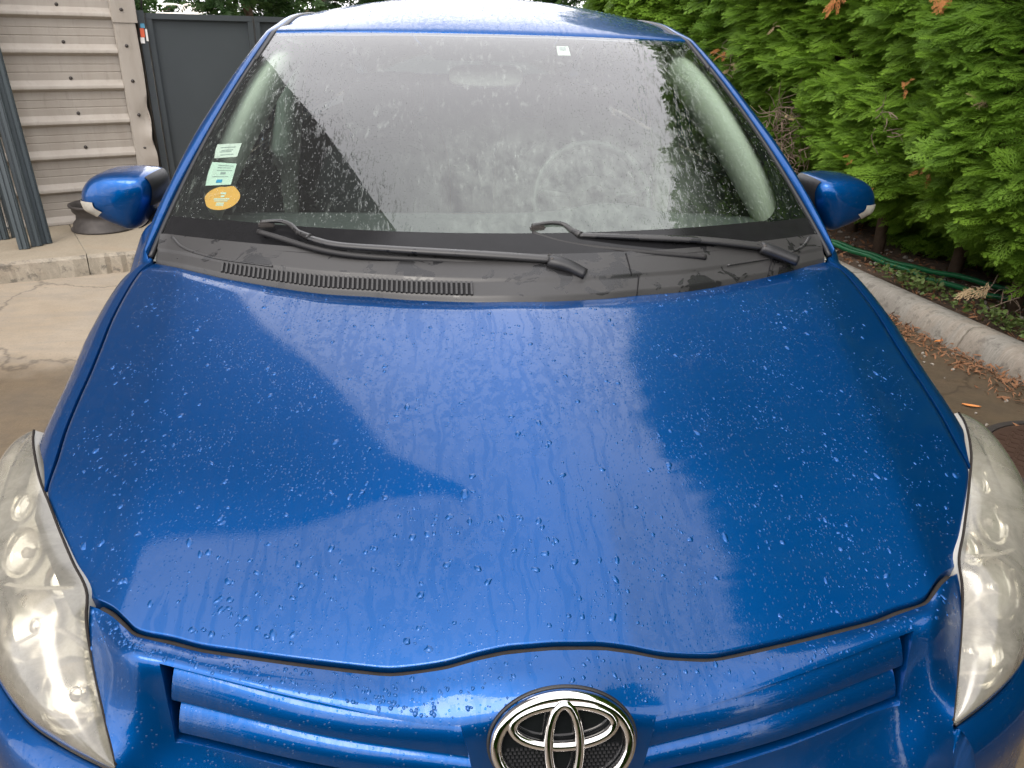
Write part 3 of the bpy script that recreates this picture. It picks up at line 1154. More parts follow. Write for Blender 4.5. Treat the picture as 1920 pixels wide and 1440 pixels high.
UPOS = [0, 4, 15, 29, 32, 40]                      # column index of each key on one half
NH = 41
cols = np.zeros((NH, NR, 3))
for r_ in range(NR):
    keyp = np.array([k[r_] for k in Kf])
    kk = np.vstack([MX(keyp[1:][::-1]), keyp])
    up = np.array([-q for q in UPOS[1:][::-1]] + UPOS, float)
    # smooth through the keys in plan, parameterised by column
    dense = spl(kk, 800, arc=False)
    segs = np.linspace(0, len(kk) - 1, 800)
    pos = np.interp(segs, np.arange(len(kk)), up)
    for c in range(NH):
        cols[c, r_] = [np.interp(c, pos, dense[:, q]) for q in range(3)]
_upper = spl(full(FRONT)[:, :2], 400)
RT, RB = 16, 32                                     # rows of the opening's top and bottom
CI, CO = 4, 29                                      # columns of its inner and outer end
# follow the bonnet edge exactly along the first row
for c in range(NH):
    fx = FRONT[:, 0]
    yy = np.interp(cols[c, 0, 0], fx, FRONT[:, 1])
    dy = (yy - .0065) - cols[c, 0, 1]
    dz = HZ(cols[c, 0, 0], yy, False) - .0045 - cols[c, 0, 2]
    for r_ in range(RT):
        w_ = (1 - r_ / RT) ** 1.5
        cols[c, r_, 1] += dy * w_
        cols[c, r_, 2] += dz * w_
BP = np.vstack([MX(cols[1:][::-1]), cols])


def in_open(i, j):
    c = i - (NH - 1)
    a, b_ = (c, c + 1) if c >= 0 else (-c - 1, -c)
    return CI <= a and b_ <= CO and RT <= j < RB


bumper = gobj('front_bumper', BP, MAT['paint'], CAR, skip=in_open, flip=True)
# fold the top edge down into the gap
_e = BP[:, 0]
gobj('bumper_top_flange', np.stack([_e, _e + np.array([0, .0035, -.003]), _e + np.array([0, .004, -.03])], 1), MAT['paint'], CAR)

grille = empty('grille', (0, .1, .66))
grille.parent = CAR
_go = np.array([0, .1, .66])


def open_loop(sgn):
    L = [cols[c, RT] for c in range(CI, CO + 1)] + [cols[CO, r_] for r_ in range(RT + 1, RB + 1)] + [cols[c, RB] for c in range(CO - 1, CI - 1, -1)] + [cols[CI, r_] for r_ in range(RB - 1, RT, -1)]
    L = np.array(L)
    return L * np.array([sgn, 1, 1])


for sgn in (1, -1):
    L = open_loop(sgn)
    cen = L.mean(0)
    rings = []
    for q, (dy, sh) in enumerate(((0, 1.0), (.003, .992), (.012, .985), (.055, .975))):
        Q = L.copy()
        Q[:, 0] = cen[0] + (L[:, 0] - cen[0]) * sh
        Q[:, 2] = cen[2] + (L[:, 2] - cen[2]) * (1 - (1 - sh) * 1.5)
        Q[:, 1] += dy
        rings.append(Q)
    P = np.array(rings) - _go
    n = P.shape[1]
    F = grid_faces(4, n, False, True)
    if sgn > 0:
        F = [f[::-1] for f in F]
    mobj('recess', P.reshape(-1, 3), F, MAT['paint'], grille)
    mobj('recess_back', P[3], [tuple(range(n))], MAT['black_plastic'], grille, False)

    # two body-coloured blades per side
    def blade(o_up, o_lo, m_up, m_lo, i_up, i_lo):
        n = 40
        U = spl([o_up, m_up, i_up], n)
        Lw = spl([o_lo, m_lo, i_lo], n)
        sec = []
        for a, b_ in zip(U, Lw):
            d = b_ - a
            out = np.array([0, -.0028, .0012])
            back = np.array([0, .034, 0])
            sec.append([a + back + np.array([0, 0, .004]), a + np.array([0, .006, .0035]), a, a + d * .2 + out * .75, a + d * .5 + out, a + d * .8 + out * .72, b_, b_ + np.array([0, .006, -.003]), b_ + back * .9])
        S = np.array(sec) * np.array([sgn, 1, 1]) - _go
        m = S.shape[1]
        F = grid_faces(n, m, False, True)
        F += [tuple(range(m)), tuple((n - 1) * m + q for q in reversed(range(m)))]
        if sgn > 0:
            F = [f[::-1] for f in F]
        o = mobj('grille_slat', S.reshape(-1, 3), F, MAT['paint'], grille)
        o.data.set_sharp_from_angle(angle=R(28))
    blade((.478, .168, .713), (.482, .154, .678), (.29, .117, .694), (.285, .099, .664), (.112, .086, .682), (.100, .070, .646))
    blade((.474, .158, .664), (.476, .143, .634), (.285, .104, .650), (.282, .090, .622), (.100, .074, .632), (.096, .064, .605))

# ---- emblem: three interlocking chrome ellipses
emb = empty('emblem', (0, .048, .690))
emb.parent = CAR
emb.rotation_euler = (R(-21), 0, 0)


def ell_ring(name, a, b_, cx, cz, wid, dep, y0, mat, thick_top=1.0):
    n, m = 88, 12
    P = np.zeros((n, m, 3))
    for i in range(n):
        t = math.tau * i / n
        c, s = math.cos(t), math.sin(t)
        nrm = np.array([c / a, s / b_]); nrm /= np.linalg.norm(nrm)
        for j in range(m):
            q = math.tau * j / m
            w = wid * (1 + .25 * (thick_top - 1) * (1 + s)) * math.cos(q)
            y = -dep * (abs(math.sin(q)) ** .75) * math.copysign(1, math.sin(q))
            P[i, j] = (cx + a * c + nrm[0] * w, y0 + y, cz + b_ * s + nrm[1] * w)
    return gobj(name, P, mat, emb, cu=True, cv=True, flip=True)


ell_ring('outer_ring', .0795, .0570, 0, 0, .0076, .0070, -.004, MAT['chrome'])
ell_ring('wide_ring', .0600, .0250, 0, .0245, .0062, .0062, -.0065, MAT['chrome'])
ell_ring('tall_ring', .0185, .0495, 0, .0010, .0060, .0068, -.0085, MAT['chrome'])
_n = 64
mobj('backing_plate', [(.081 * math.cos(math.tau * i / _n), .001, .0585 * math.sin(math.tau * i / _n)) for i in range(_n)] + [(.081 * math.cos(math.tau * i / _n), .012, .0585 * math.sin(math.tau * i / _n)) for i in range(_n)], [tuple(reversed(range(_n)))] + [(i, (i + 1) % _n, _n + (i + 1) % _n, _n + i) for i in range(_n)], MAT['black_gloss'], emb, False)
_V, _F = [], []
for i in range(-14, 15):
    for j in range(-12, 0):
        x, z = (i + .5 * (j % 2)) * .0052, j * .0045 - .001
        if (x / .070) ** 2 + (z / .048) ** 2 < 1 and abs(x) > .02:
            v, f = box_vf((x, .0005, z), (.0030, .003, .0024))
            b0 = len(_V)
            _V += v
            _F += [tuple(q + b0 for q in ff) for ff in f]
_o = mobj('backing_studs', _V, _F, MAT['black_plastic'], emb, False)
_o['kind'] = 'stuff'
# dark ring of shadow gap round the emblem
ell_ring('surround', .0880, .0655, 0, 0, .0022, .003, .005, MAT['black_plastic'])

# ---- headlamps
LI = KC([(.546, .1135, .616), (.571, .160, .66), (.594, .205, .70), (.610, .243, .735), (.6145, .268, .759), (.653, .322, .771), (.697, .386, .787), (.728, .433, .799), (.745, .458, .803), (.765, .49, .809), (.797, .548, .814), (.827, .606, .812), (.852, .660, .804)])
LO = KC([(.548, .110, .612), (.607, .140, .615), (.67, .178, .620), (.72, .223, .627), (.76, .268, .637), (.81, .352, .664), (.845, .45, .70), (.864, .54, .735), (.868, .61, .77), (.854, .664, .80)])
NT, NW = 70, 22


def lens_grid(off=0.0, bul=1.0):
    A, B = spl(LI, NT), spl(LO, NT)
    P = np.zeros((NT, NW, 3))
    for i in range(NT):
        t = i / (NT - 1)
        tan = (A[min(i + 1, NT - 1)] - A[max(i - 1, 0)])
        chord = B[i] - A[i]
        n = np.cross(chord, tan) if np.linalg.norm(chord) > 1e-4 else np.array([.4, -.7, .5])
        n = n / max(np.linalg.norm(n), 1e-9)
        if n @ np.array([.4, -.7, .5]) < 0:
            n = -n
        for j in range(NW):
            w = j / (NW - 1)
            h = bul * (.055 * math.sin(math.pi * t) ** .7) * (4 * w * (1 - w)) ** .8
            P[i, j] = A[i] * (1 - w) + B[i] * w + n * (h + off)
    return P


LGRID = lens_grid()


def headlamp(sgn):
    root = empty('headlamp', (sgn * .7, .3, .7))
    root.parent = CAR
    o0 = np.array([sgn * .7, .3, .7])
    S = np.array([sgn, 1, 1])
    lens = gobj('lens', LGRID * S - o0, MAT['lens'], root, flip=(sgn > 0))
    # housing: a pale shell set back behind the lens
    T2 = lens_grid(0, .35) + np.array([-.012, .034, -.030])
    gobj('housing', T2 * S - o0, MAT['lamp_housing'], root, flip=(sgn > 0))
    for col in (0, -1):
        gobj('housing_side', np.stack([LGRID[:, col], T2[:, col]], 1) * S - o0, MAT['lamp_housing'], root)
    # rim seal round the lens
    rim_pts = np.vstack([LGRID[:, 0], LGRID[::-1, -1]])
    tube('lens_rim', rim_pts[:NT] * S - o0 + np.array([0, 0, -.001]), .0022, MAT['seal_rubber'], root, 6)
    tube('lens_rim', rim_pts[NT:] * S - o0 + np.array([0, 0, -.001]), .0020, MAT['rubber'], root, 6)

    def bowl(name, c, r, ax, depth, mat, bulb):
        prof = [(r * 1.05, .004), (r, 0), (r * .96, -.006), (r * .82, -depth * .45), (r * .55, -depth * .82), (r * .25, -depth), (.001, -depth)]
        b = lathe(name, prof, mat, root, 36)
        q = Vector(ax).normalized().to_track_quat('Z', 'Y')
        b.rotation_mode = 'QUATERNION'
        b.rotation_quaternion = q
        b.location = Vector(c) - Vector(o0)
        if bulb:
            k = lathe('bulb_shield', [(.001, -depth * .05), (r * .18, -depth * .12), (r * .24, -depth * .3), (r * .2, -depth * .8), (r * .12, -depth)], MAT[bulb], root, 18)
            k.rotation_mode = 'QUATERNION'
            k.rotation_quaternion = q
            k.location = Vector(c) - Vector(o0)
    def on_housing(t, w):
        i, j_ = int(t * (NT - 1)), int(w * (NW - 1))
        p = T2[i, j_]
        n = np.cross(T2[i, j_ + 1] - T2[i, j_ - 1], T2[i + 1, j_] - T2[i - 1, j_])
        n /= np.linalg.norm(n)
        if n @ np.array([.4, -.7, .5]) < 0:
            n = -n
        return p, n
    for nm, t, w, r_, dp, out, bl in (('low_beam_bowl', .20, .50, .047, .020, .021, 'chrome'), ('high_beam_bowl', .385, .58, .050, .020, .021, 'chrome'), ('indicator_bowl', .43, .20, .028, .014, .016, 'amber'), ('side_lamp_bowl', .57, .52, .036, .016, .018, 'clear_plastic'), ('tail_bowl', .72, .5, .022, .010, .012, None)):
        p, n = on_housing(t, w)
        n = n * .5 + np.array([.18, -.75, .45]) * .5
        bowl(nm, (p + n * out) * S, r_, tuple(n * S), dp, MAT['reflector'], bl)
    # ribbed inner trim beside the bowls
    P = np.zeros((46, 3, 3))
    A = spl(LI, NT)
    for i in range(46):
        t = i / 45
        a = A[int(2 + t * 30)]
        z = .0025 * (i % 2)
        inn = np.array([-.002, .012, -.012])
        ow = np.array([.040 * math.sin(math.pi * (t * .8 + .12)), .010, -.016])
        P[i, 0] = a + inn
        P[i, 1] = a + inn + ow * .5 + np.array([0, -z, z])
        P[i, 2] = a + inn + ow + np.array([0, .012, -.012])
    gobj('ribbed_trim', P * S - o0, MAT['reflector'], root, smooth=False)
    # dividing bezels
    for (p0, p1, p2) in (((.602, .225, .700), (.650, .240, .724), (.712, .255, .690)), ((.575, .165, .648), (.640, .175, .640), (.71, .22, .648)), ((.64, .29, .750), (.70, .30, .745), (.76, .34, .722))):
        tube('bezel', spl([p0, p1, p2], 24) * S - o0, .004, MAT['clear_plastic'], root, 8, .5)


for s_ in (1, -1):
    headlamp(s_)

# ---- lower bumper corners
BO = spl(LO, NT)
def bumper_corner(sgn):
    rows = []
    for i in range(NT):
        t = (BO[min(i + 1, NT - 1)] - BO[max(i - 1, 0)])[:2]
        t /= np.linalg.norm(t)
        n = np.array([t[1], -t[0], 0])
        a = BO[i] + np.array([0, 0, -.003]) + n * .002
        z = a[2]
        keys = [a + np.array([0, .01, -.02]) * 0 - n * .004 + np.array([0, 0, -.012]), a, a + n * .010 + np.array([0, 0, -.002]), a + n * .026 + np.array([0, 0, -.014]), a + n * .040 + np.array([0, 0, -.05])]
        b_ = a + n * .040
        keys += [np.array([b_[0], b_[1], min(z - .10, .53)]), np.array([b_[0], b_[1], .38]), np.array([b_[0] - n[0] * .03, b_[1] - n[1] * .05, .22])]
        for k_ in keys:
            k_[0] = min(k_[0], .884)
        rows.append(spl(keys, 34, arc=False))
    P = np.array(rows)
    keep = [i for i in range(NT) if BO[i, 1] < .60]
    k4 = BP[-1, RB:][np.linspace(0, NR - 1 - RB, 34).round().astype(int)]
    gobj('bumper_infill', np.stack([k4 + np.array([-.012, .004, 0]), k4 + np.array([.001, .001, 0]), P[0] * .5 + k4 * .5, P[1]], 1) * np.array([sgn, 1, 1]), MAT['paint'], CAR)
    gobj('bumper_corner', P[: len(keep)] * np.array([sgn, 1, 1]), MAT['paint'], CAR, flip=(sgn < 0), skip=lambda i, j: ((P[i, j, 1] - .89) ** 2 + (P[i, j, 2] - .31) ** 2 < .345 ** 2))


for s_ in (1, -1):
    bumper_corner(s_)

# ---- wings and body sides
GAPL = spl(np.array([(x, y) for x, y in SIDE if y >= .453][::-1]), 60)            # from the lamp back to the cowl corner
TOPC = np.vstack([np.stack([GAPL[:, 0] + .003, GAPL[:, 1], HZ(GAPL[:, 0], GAPL[:, 1], False) - .001], -1),
                  [(.794, 1.160, .995), (.800, 1.19, 1.009), (.801, 1.225, 1.03), (.795, 1.28, 1.065), (.787, 1.348, 1.105)]])


def xmax(y):
    return np.interp(y, [.45, .55, .66, .8, 1.0, 1.6, 3.0, 3.8, 4.2], [.80, .845, .862, .874, .884, .884, .884, .86, .80])


def side_col(p, y):
    x0, z0 = p[0], p[2]
    xm = xmax(y)
    k = min(1, max(.2, (xm - x0) / .085)) * (1 - .62 * float(sm(y, 1.06, 1.22)) * (z0 > .98 and y < 1.355))
    keys = [(x0, z0), (x0 + .018 * k, z0 - .003), (x0 + .042 * k, z0 - .022), (x0 + .064 * k, z0 - .062), (xm - .006, z0 - .125), (xm, min(z0 - .18, .72)), (xm, .55), (xm - .008, .40), (xm - .045, .24)]
    c = spl([(a, 0, b_) for a, b_ in keys], 60, arc=False)
    return c


def wing(sgn):
    n = 90
    T = spl(TOPC, 400)
    m = 60
    P = np.zeros((n, m, 3))
    ystart = np.interp(np.arange(m), [0, 7, 14, 22, 29, 59], [.456, .515, .580, .640, .672, .672])
    yt = np.linspace(.45, 1.36, 110)
    tab = np.array([side_col(np.array([np.interp(y, T[:, 1], T[:, 0]), y, np.interp(y, T[:, 1], T[:, 2])]), y) for y in yt])
    for j in range(m):
        y = ystart[j] + (1.352 - ystart[j]) * np.linspace(0, 1, n)
        P[:, j] = np.stack([np.interp(y, yt, tab[:, j, 0]), y, np.interp(y, yt, tab[:, j, 2])], -1)
    P[..., 0] *= sgn
    cut = lambda i, j: ((P[i, j, 1] - .89) ** 2 + (P[i, j, 2] - .31) ** 2 < .345 ** 2)
    gobj('wing', P, MAT['paint'], CAR, skip=cut, flip=(sgn < 0))
    e = P[:, 0]
    gobj('wing_flange', np.stack([e, e + np.array([-sgn * .002, 0, -.003]), e + np.array([-sgn * .002, 0, -.03])], 1), MAT['paint'], CAR, flip=(sgn > 0))
    # arch lip and liner
    th = np.linspace(-.1, math.pi + .1, 40)
    path = np.array([(sgn * .872, .89 + .345 * math.cos(a), .31 + .345 * math.sin(a)) for a in th])
    tube('arch_lip', path, .008, MAT['paint'], CAR, 6)
    gobj('arch_liner', np.stack([path, path * np.array([.62, 1, 1])], 1), MAT['black_plastic'], CAR)


for s_ in (1, -1):
    wing(s_)

BELT = KC([(.815, 1.36, 1.035), (.816, 1.6, 1.045), (.815, 2.3, 1.065), (.805, 3.0, 1.085), (.775, 3.6, 1.11), (.71, 4.05, 1.12)])
BELTF = spl(BELT, 300)


def side_panel(name, y0, y1, sgn, arch=False):
    n, m = 40, 60
    P = np.zeros((n, m, 3))
    for i in range(n):
        y = y0 + (y1 - y0) * i / (n - 1)
        p = np.array([np.interp(y, BELTF[:, 1], BELTF[:, q]) for q in range(3)])
        cc = side_col(p, y)
        for j in range(m):
            P[i, j] = (sgn * cc[j, 0], y, cc[j, 2])
    cut = (lambda i, j: ((P[i, j, 1] - 3.49) ** 2 + (P[i, j, 2] - .31) ** 2 < .345 ** 2)) if arch else None
    return gobj(name, P, MAT['paint'], CAR, skip=cut, flip=(sgn < 0))


for s_ in (1, -1):
    d1 = side_panel('front_door', 1.358, 2.40, s_)
    d2 = side_panel('rear_door', 2.406, 3.12, s_)
    side_panel('rear_quarter', 3.126, 4.08, s_, True)
    for y in (2.25, 3.0):
        tube('door_handle', spl([(s_ * .880, y - .09, .93), (s_ * .905, y - .06, .935), (s_ * .905, y + .06, .94), (s_ * .880, y + .09, .94)], 20), .011, MAT['paint'], CAR, 8)
    box('sill', (s_ * .80, 2.2, .22), (.12, 2.5, .09), MAT['black_plastic'], CAR)
    gobj('gap_backing', np.stack([BELTF * np.array([s_ * .94, 1, 1]) + np.array([0, 0, -.02]), BELTF * np.array([s_ * .94, 1, 0]) + np.array([0, 0, .3])], 1), MAT['dark_gap'], CAR)

# ---- windscreen surface
def ZS(yp):
    s = (yp - 1.142) / .893
    return .985 + .457 * s + .088 * s * (1 - s)


def WS(x, s):
    """point on the glass: x across, s 0..1 from base to header"""
    x = np.asarray(x, float)
    s = np.asarray(s, float)
    yp = 1.142 + .893 * s
    b_ = .19 * (1 - np.minimum(1, np.abs(x) / .76) ** 2)
    y = yp - b_ * (1 - .5 * np.clip(s, 0, 1))
    z = ZS(yp) + .010 * sm(s, .7, 1) * (1 - (np.abs(x) / .64) ** 2)
    return np.stack([x + 0 * s, y, z], -1)


_WE = np.array([(0.0, .780), (.09, .768), (.20, .760), (.28, .747), (.36, .735), (.425, .722), (.61, .695), (.69, .682), (.83, .662), (1.0, .636)])
_wf = np.poly1d(np.polyfit(_WE[:, 0], _WE[:, 1], 3))
WE = lambda s: _wf(s)
GB, GT = .050, 1.0
ws_root = empty('windscreen', (0, 1.4, 1.2))
ws_root.parent = CAR
_wo = np.array([0, 1.4, 1.2])
uu, ss_ = np.linspace(-1, 1, 90), np.linspace(GB, GT, 60)
GP = np.array([[WS(u * WE(s), s) for s in ss_] for u in uu])
gobj('glass', GP - _wo, MAT['windscreen_glass'], ws_root, flip=False)

# black ceramic border just behind the glass
half = [(0, .128), (.28, .126), (.45, .124), (.56, .124)]
corner = spl([(.56, .124), (.61, .125), (.648, .136), (.676, .158), (.693, .19), (.702, .24)], 26)
sidep = spl([(.702, .24), (.704, .33), (.698, .42), (.682, .58), (.660, .75), (.640, .86), (.622, .925), (.598, .960), (.56, .975), (.50, .979)], 60)
top = [(.47, .980), (.3, .985), (.222, .985), (.205, .962), (.165, .86), (.150, .843), (.125, .838), (0, .838)]
hv = np.vstack([half[:-1], corner[:-1], sidep[:-1], top])
loop = np.vstack([hv, (hv[1:-1] * np.array([-1, 1]))[::-1]])


def radial_out(q):
    x, s = q
    c = np.array([0, .5])
    d = np.array([x, s - .5])
    best = 9
    lo, hi = 1.0, 6.0
    f = lambda k: (abs(c[0] + d[0] * k) < WE(np.clip(c[1] + d[1] * k, GB, GT)) - .001) and (GB + .002 < c[1] + d[1] * k < GT - .002)
    for _ in range(40):
        m = (lo + hi) / 2
        if f(m): lo = m
        else: hi = m
    return c + d * lo


outer = np.array([radial_out(q) for q in loop])
NLAY = 5
FR = np.array([[WS(*(a * (1 - t) + b_ * t)) + np.array([0, .0022, -.0032]) for a, b_ in zip(loop, outer)] for t in np.linspace(0, 1, NLAY)]) - _wo
gobj('frit_border', FR, MAT['black_gloss'], ws_root, cv=True)
# satin band along the foot of the glass where the blades rest
bx_ = np.linspace(-1, 1, 80)
gobj('wiper_rest_band', np.array([[WS(u * (WE(s) - .004), s) + np.array([0, -.0016, .0024]) for s in (GB, .07, .09, .11, .1245 + .004 * abs(u) ** 3 if abs(u) < .84 else .122)] for u in bx_]) - _wo, MAT['rest_band'], ws_root, flip=False)
# glass edge trim down each side
for s_ in (1, -1):
    e = np.array([WS(s_ * (WE(s) + .004), s) for s in np.linspace(.0, 1.0, 60)]) - _wo
    tube('edge_trim', e + np.array([s_ * .001, 0, -.001]), .0055, MAT['black_plastic'], ws_root, 8)


def on_glass(x, s, inward=.0016):
    p = WS(x, s)
    return p + np.array([0, .35, -.75]) * inward - _wo


def s_at(x, z):
    lo, hi = 0.0, 1.0
    for _ in range(40):
        m = (lo + hi) / 2
        if WS(x, m)[2] < z: lo = m
        else: hi = m
    return lo


def sticker(name, quad, mat, label, inward=.0062):
    """quad: four (x, z) corners on the glass"""
    n = 8
    c = [np.array(q) for q in quad]
    P = np.zeros((n, n, 3))
    for i in range(n):
        for j in range(n):
            a, b_ = i / (n - 1), j / (n - 1)
            q = c[0] * (1 - a) * (1 - b_) + c[1] * a * (1 - b_) + c[2] * a * b_ + c[3] * (1 - a) * b_
            P[i, j] = on_glass(q[0], s_at(q[0], q[1]), inward)
    o = gobj(name, P, mat, ws_root, smooth=True)
    o['label'] = label
    return o


def sub_quad(quad, a0, a1, b0, b1):
    c = [np.array(q) for q in quad]
    f = lambda a, b_: c[0] * (1 - a) * (1 - b_) + c[1] * a * (1 - b_) + c[2] * a * b_ + c[3] * (1 - a) * b_
    return [f(a0, b0), f(a1, b0), f(a1, b1), f(a0, b1)]


Q1 = [(-.703, 1.1885), (-.637, 1.194), (-.640, 1.168), (-.698, 1.162)]
Q2 = [(-.701, 1.155), (-.636, 1.155), (-.638, 1.117), (-.706, 1.111)]
sticker('paper_sticker', Q1, MAT['paper_white'], 'upper white paper sticker on the windscreen')
sticker('paper_sticker', Q2, MAT['paper_mint'], 'lower pale green paper sticker with a blue mark')
for k, b_ in enumerate((.25, .45, .56, .78)):
    sticker('print_line', sub_quad(Q1, .2 + .05 * (k % 2), .8 - .06 * (k % 3), b_, b_ + .05), MAT['print_grey'], 'line of small grey print', .0055)
for k, b_ in enumerate((.12, .22, .34, .62)):
    sticker('print_line', sub_quad(Q2, .3 - .1 * (k == 3), .9 - .08 * (k % 2), b_, b_ + .03), MAT['print_grey'], 'line of small grey print', .0055)
sticker('print_mark', sub_quad(Q2, .48, .68, .43, .53), MAT['print_grey'], 'small dark printed block', .0055)
sticker('blue_mark', sub_quad(Q2, .42, .64, .76, .90), MAT['print_blue'], 'small blue printed box', .0055)
# round orange sticker with a leaf-like notch on top
_ang = np.linspace(0, math.tau, 48, endpoint=False)
_cx, _cz = -.652, 1.0925
_V = []
for rr in (0.0001, .5, 1.0):
    for a in _ang:
        bump = 1 + .10 * math.exp(-((a - R(62)) / .22) ** 2) - .06 * math.exp(-((a - R(88)) / .18) ** 2)
        x = _cx + rr * .044 * math.cos(a) * bump
        z = _cz + rr * .0205 * math.sin(a) * bump + .08 * (x - _cx)
        _V.append(on_glass(x, s_at(x, z), .0062))
_o = gobj('round_sticker', np.array(_V).reshape(3, 48, 3), MAT['orange_paper'], ws_root, cv=True)
_o['label'] = 'round orange sticker low on the windscreen'
QO = [(-.675, 1.103), (-.628, 1.106), (-.630, 1.080), (-.677, 1.077)]
for b0, b1, a0, a1 in ((.10, .22, .38, .66), (.30, .42, .42, .62), (.50, .58, .1, .92), (.64, .70, .15, .85), (.78, .86, .3, .7), (.90, .98, .3, .7)):
    sticker('print_line', sub_quad(QO, a0, a1, b0, b1), MAT['paper_mint'], 'pale print on the orange sticker', .0055)
# toll tag behind the header
QT = [(.207, 1.428), (.243, 1.428), (.243, 1.404), (.205, 1.404)]
sticker('toll_tag', QT, MAT['paper_white'], 'small white electronic tag below the header')
sticker('tag_window', sub_quad(QT, .2, .78, .12, .5), MAT['print_grey'], 'grey window of the tag', .0055)

# ---- cowl
def cowl_pt(x, t):
    yr = float(_rear_y(x))
    a = np.array([x, yr + .003, float(HZ(x, yr, False)) - .012])
    b_ = WS(x, GB + .012) + np.array([0, -.002, .003])
    p = a * (1 - t) + b_ * t
    # a raised step two thirds of the way back
    w = np.linalg.norm(b_[:2] - a[:2])
    p[2] += .010 * float(sm(t, .0, .10)) + .004 * float(sm(t, .38, .46)) - .012 * t
    return p


cxs = np.linspace(-.775, .775, 120)
cts = np.concatenate([np.linspace(0, .12, 8), np.linspace(.15, .36, 6), np.linspace(.38, .47, 7), np.linspace(.5, 1, 10)])
cowl_root = empty('cowl', (0, 1.0, .97))
cowl_root.parent = CAR
_co = np.array([0, 1.0, .97])
gobj('cowl_panel', np.array([[cowl_pt(x, t) for t in cts] for x in cxs]) - _co, MAT['cowl'], cowl_root, flip=True)
# air intake: dark slot with ribs
vx = np.linspace(-.615, -.075, 50)
gobj('intake_slot', np.array([[cowl_pt(x, t) + np.array([0, 0, .0012]) for t in (.10, .36)] for x in vx]) - _co, MAT['dark_gap'], cowl_root, flip=True)
rib = None
for x in np.linspace(-.612, -.078, 53):
    a, b_ = cowl_pt(x, .085), cowl_pt(x, .37)
    if rib is None:
        V, F = box_vf((0, 0, 0), (.0042, 1.0, .007), 0, 0)
        rib = mobj('vent_rib', V, F, MAT['cowl'], cowl_root, False)
        o = rib
    else:
        o = share('vent_rib', rib, cowl_root)
    d = b_ - a
    o.location = Vector((a + b_) / 2 - _co + np.array([0, 0, .002]))
    o.scale = (1, float(np.linalg.norm(d)), 1)
    o.rotation_euler = Vector(d).to_track_quat('Y', 'Z').to_euler()
# moulded seams and a corner gutter
for x0, x1, t0, t1 in ((.275, .285, .0, .42), (.268, .262, .42, .95), (.60, .62, .0, .4)):
    tube('panel_seam', (np.array([cowl_pt(x0 + (x1 - x0) * k, t0 + (t1 - t0) * k) for k in np.linspace(0, 1, 8)]) + np.array([0, 0, .0005])) - _co, .0016, MAT['dark_gap'], cowl_root, 5)
for s_ in (1, -1):
    tube('gutter', spl([cowl_pt(s_ * .745, .9), cowl_pt(s_ * .715, .6), cowl_pt(s_ * .64, .44), cowl_pt(s_ * .5, .43)], 40) + np.array([0, 0, .001]) - _co, .0035, MAT['cowl'], cowl_root, 8, .6)

# ---- wipers
def wiper(hinge_pts, arm_pts, tip_pts, blade, label):
    root = empty('wiper', tuple(arm_pts[0]))
    root.parent = CAR
    root['label'] = label
    o = np.array(arm_pts[0])
    p = spl(arm_pts, 60)
    rad = np.interp(np.linspace(0, 1, 60), [0, .5, 1], [.0160, .0138, .0098])
    tube('arm', p - o, rad, MAT['cowl'], root, 12, .55)
    q = spl(tip_pts, 30)
    tube('hook', q - o, np.interp(np.linspace(0, 1, 30), [0, .3, 1], [.0105, .0062, .0052]), MAT['cowl'], root, 8, .8)
    box('clip', q[-1] - o + np.array([.012, -.003, -.006]), (.034, .014, .012), MAT['rusty_steel'], root, R(12), .003)
    tube('blade', spl(blade, 50) - o, .0055, MAT['rubber'], root, 6, 1.2)
    h = spl(hinge_pts, 14)
    tube('hinge', h - o, np.interp(np.linspace(0, 1, 14), [0, .2, 1], [.018, .021, .017]), MAT['black_plastic'], root, 10, .7)
    tube('hinge_pin', np.array([arm_pts[0] + np.array([0, .013, .004]), arm_pts[0] + np.array([.002, -.018, .002])]) - o, .0052, MAT['rusty_steel'], root, 10)


A = np.array
wiper([A((.088, .995, 1.013)), A((.125, .985, 1.006)), A((.165, .972, .990))],
      [A((.092, .998, 1.016)), A((-.05, 1.002, 1.025)), A((-.25, 1.02, 1.033)), A((-.37, 1.046, 1.037)), A((-.425, 1.072, 1.045))],
      [A((-.42, 1.070, 1.045)), A((-.448, 1.092, 1.052)), A((-.468, 1.118, 1.062)), A((-.49, 1.132, 1.066)), A((-.535, 1.137, 1.064))],
      [A((-.54, 1.120, 1.046)), A((-.36, 1.035, 1.020)), A((-.1, 1.0, 1.010)), A((.06, .985, 1.000))], 'left wiper, parked across the middle of the cowl')
wiper([A((.592, 1.098, 1.016)), A((.62, 1.092, 1.008)), A((.675, 1.075, .990))],
      [A((.595, 1.10, 1.018)), A((.45, 1.084, 1.036)), A((.28, 1.072, 1.046)), A((.165, 1.074, 1.050))],
      [A((.168, 1.074, 1.050)), A((.148, 1.092, 1.058)), A((.135, 1.106, 1.066)), A((.11, 1.108, 1.070)), A((.062, 1.098, 1.066))],
      [A((.06, 1.08, 1.052)), A((.13, 1.056, 1.036)), A((.30, 1.04, 1.020)), A((.45, 1.05, 1.006))], 'right wiper, parked over the right half of the cowl')

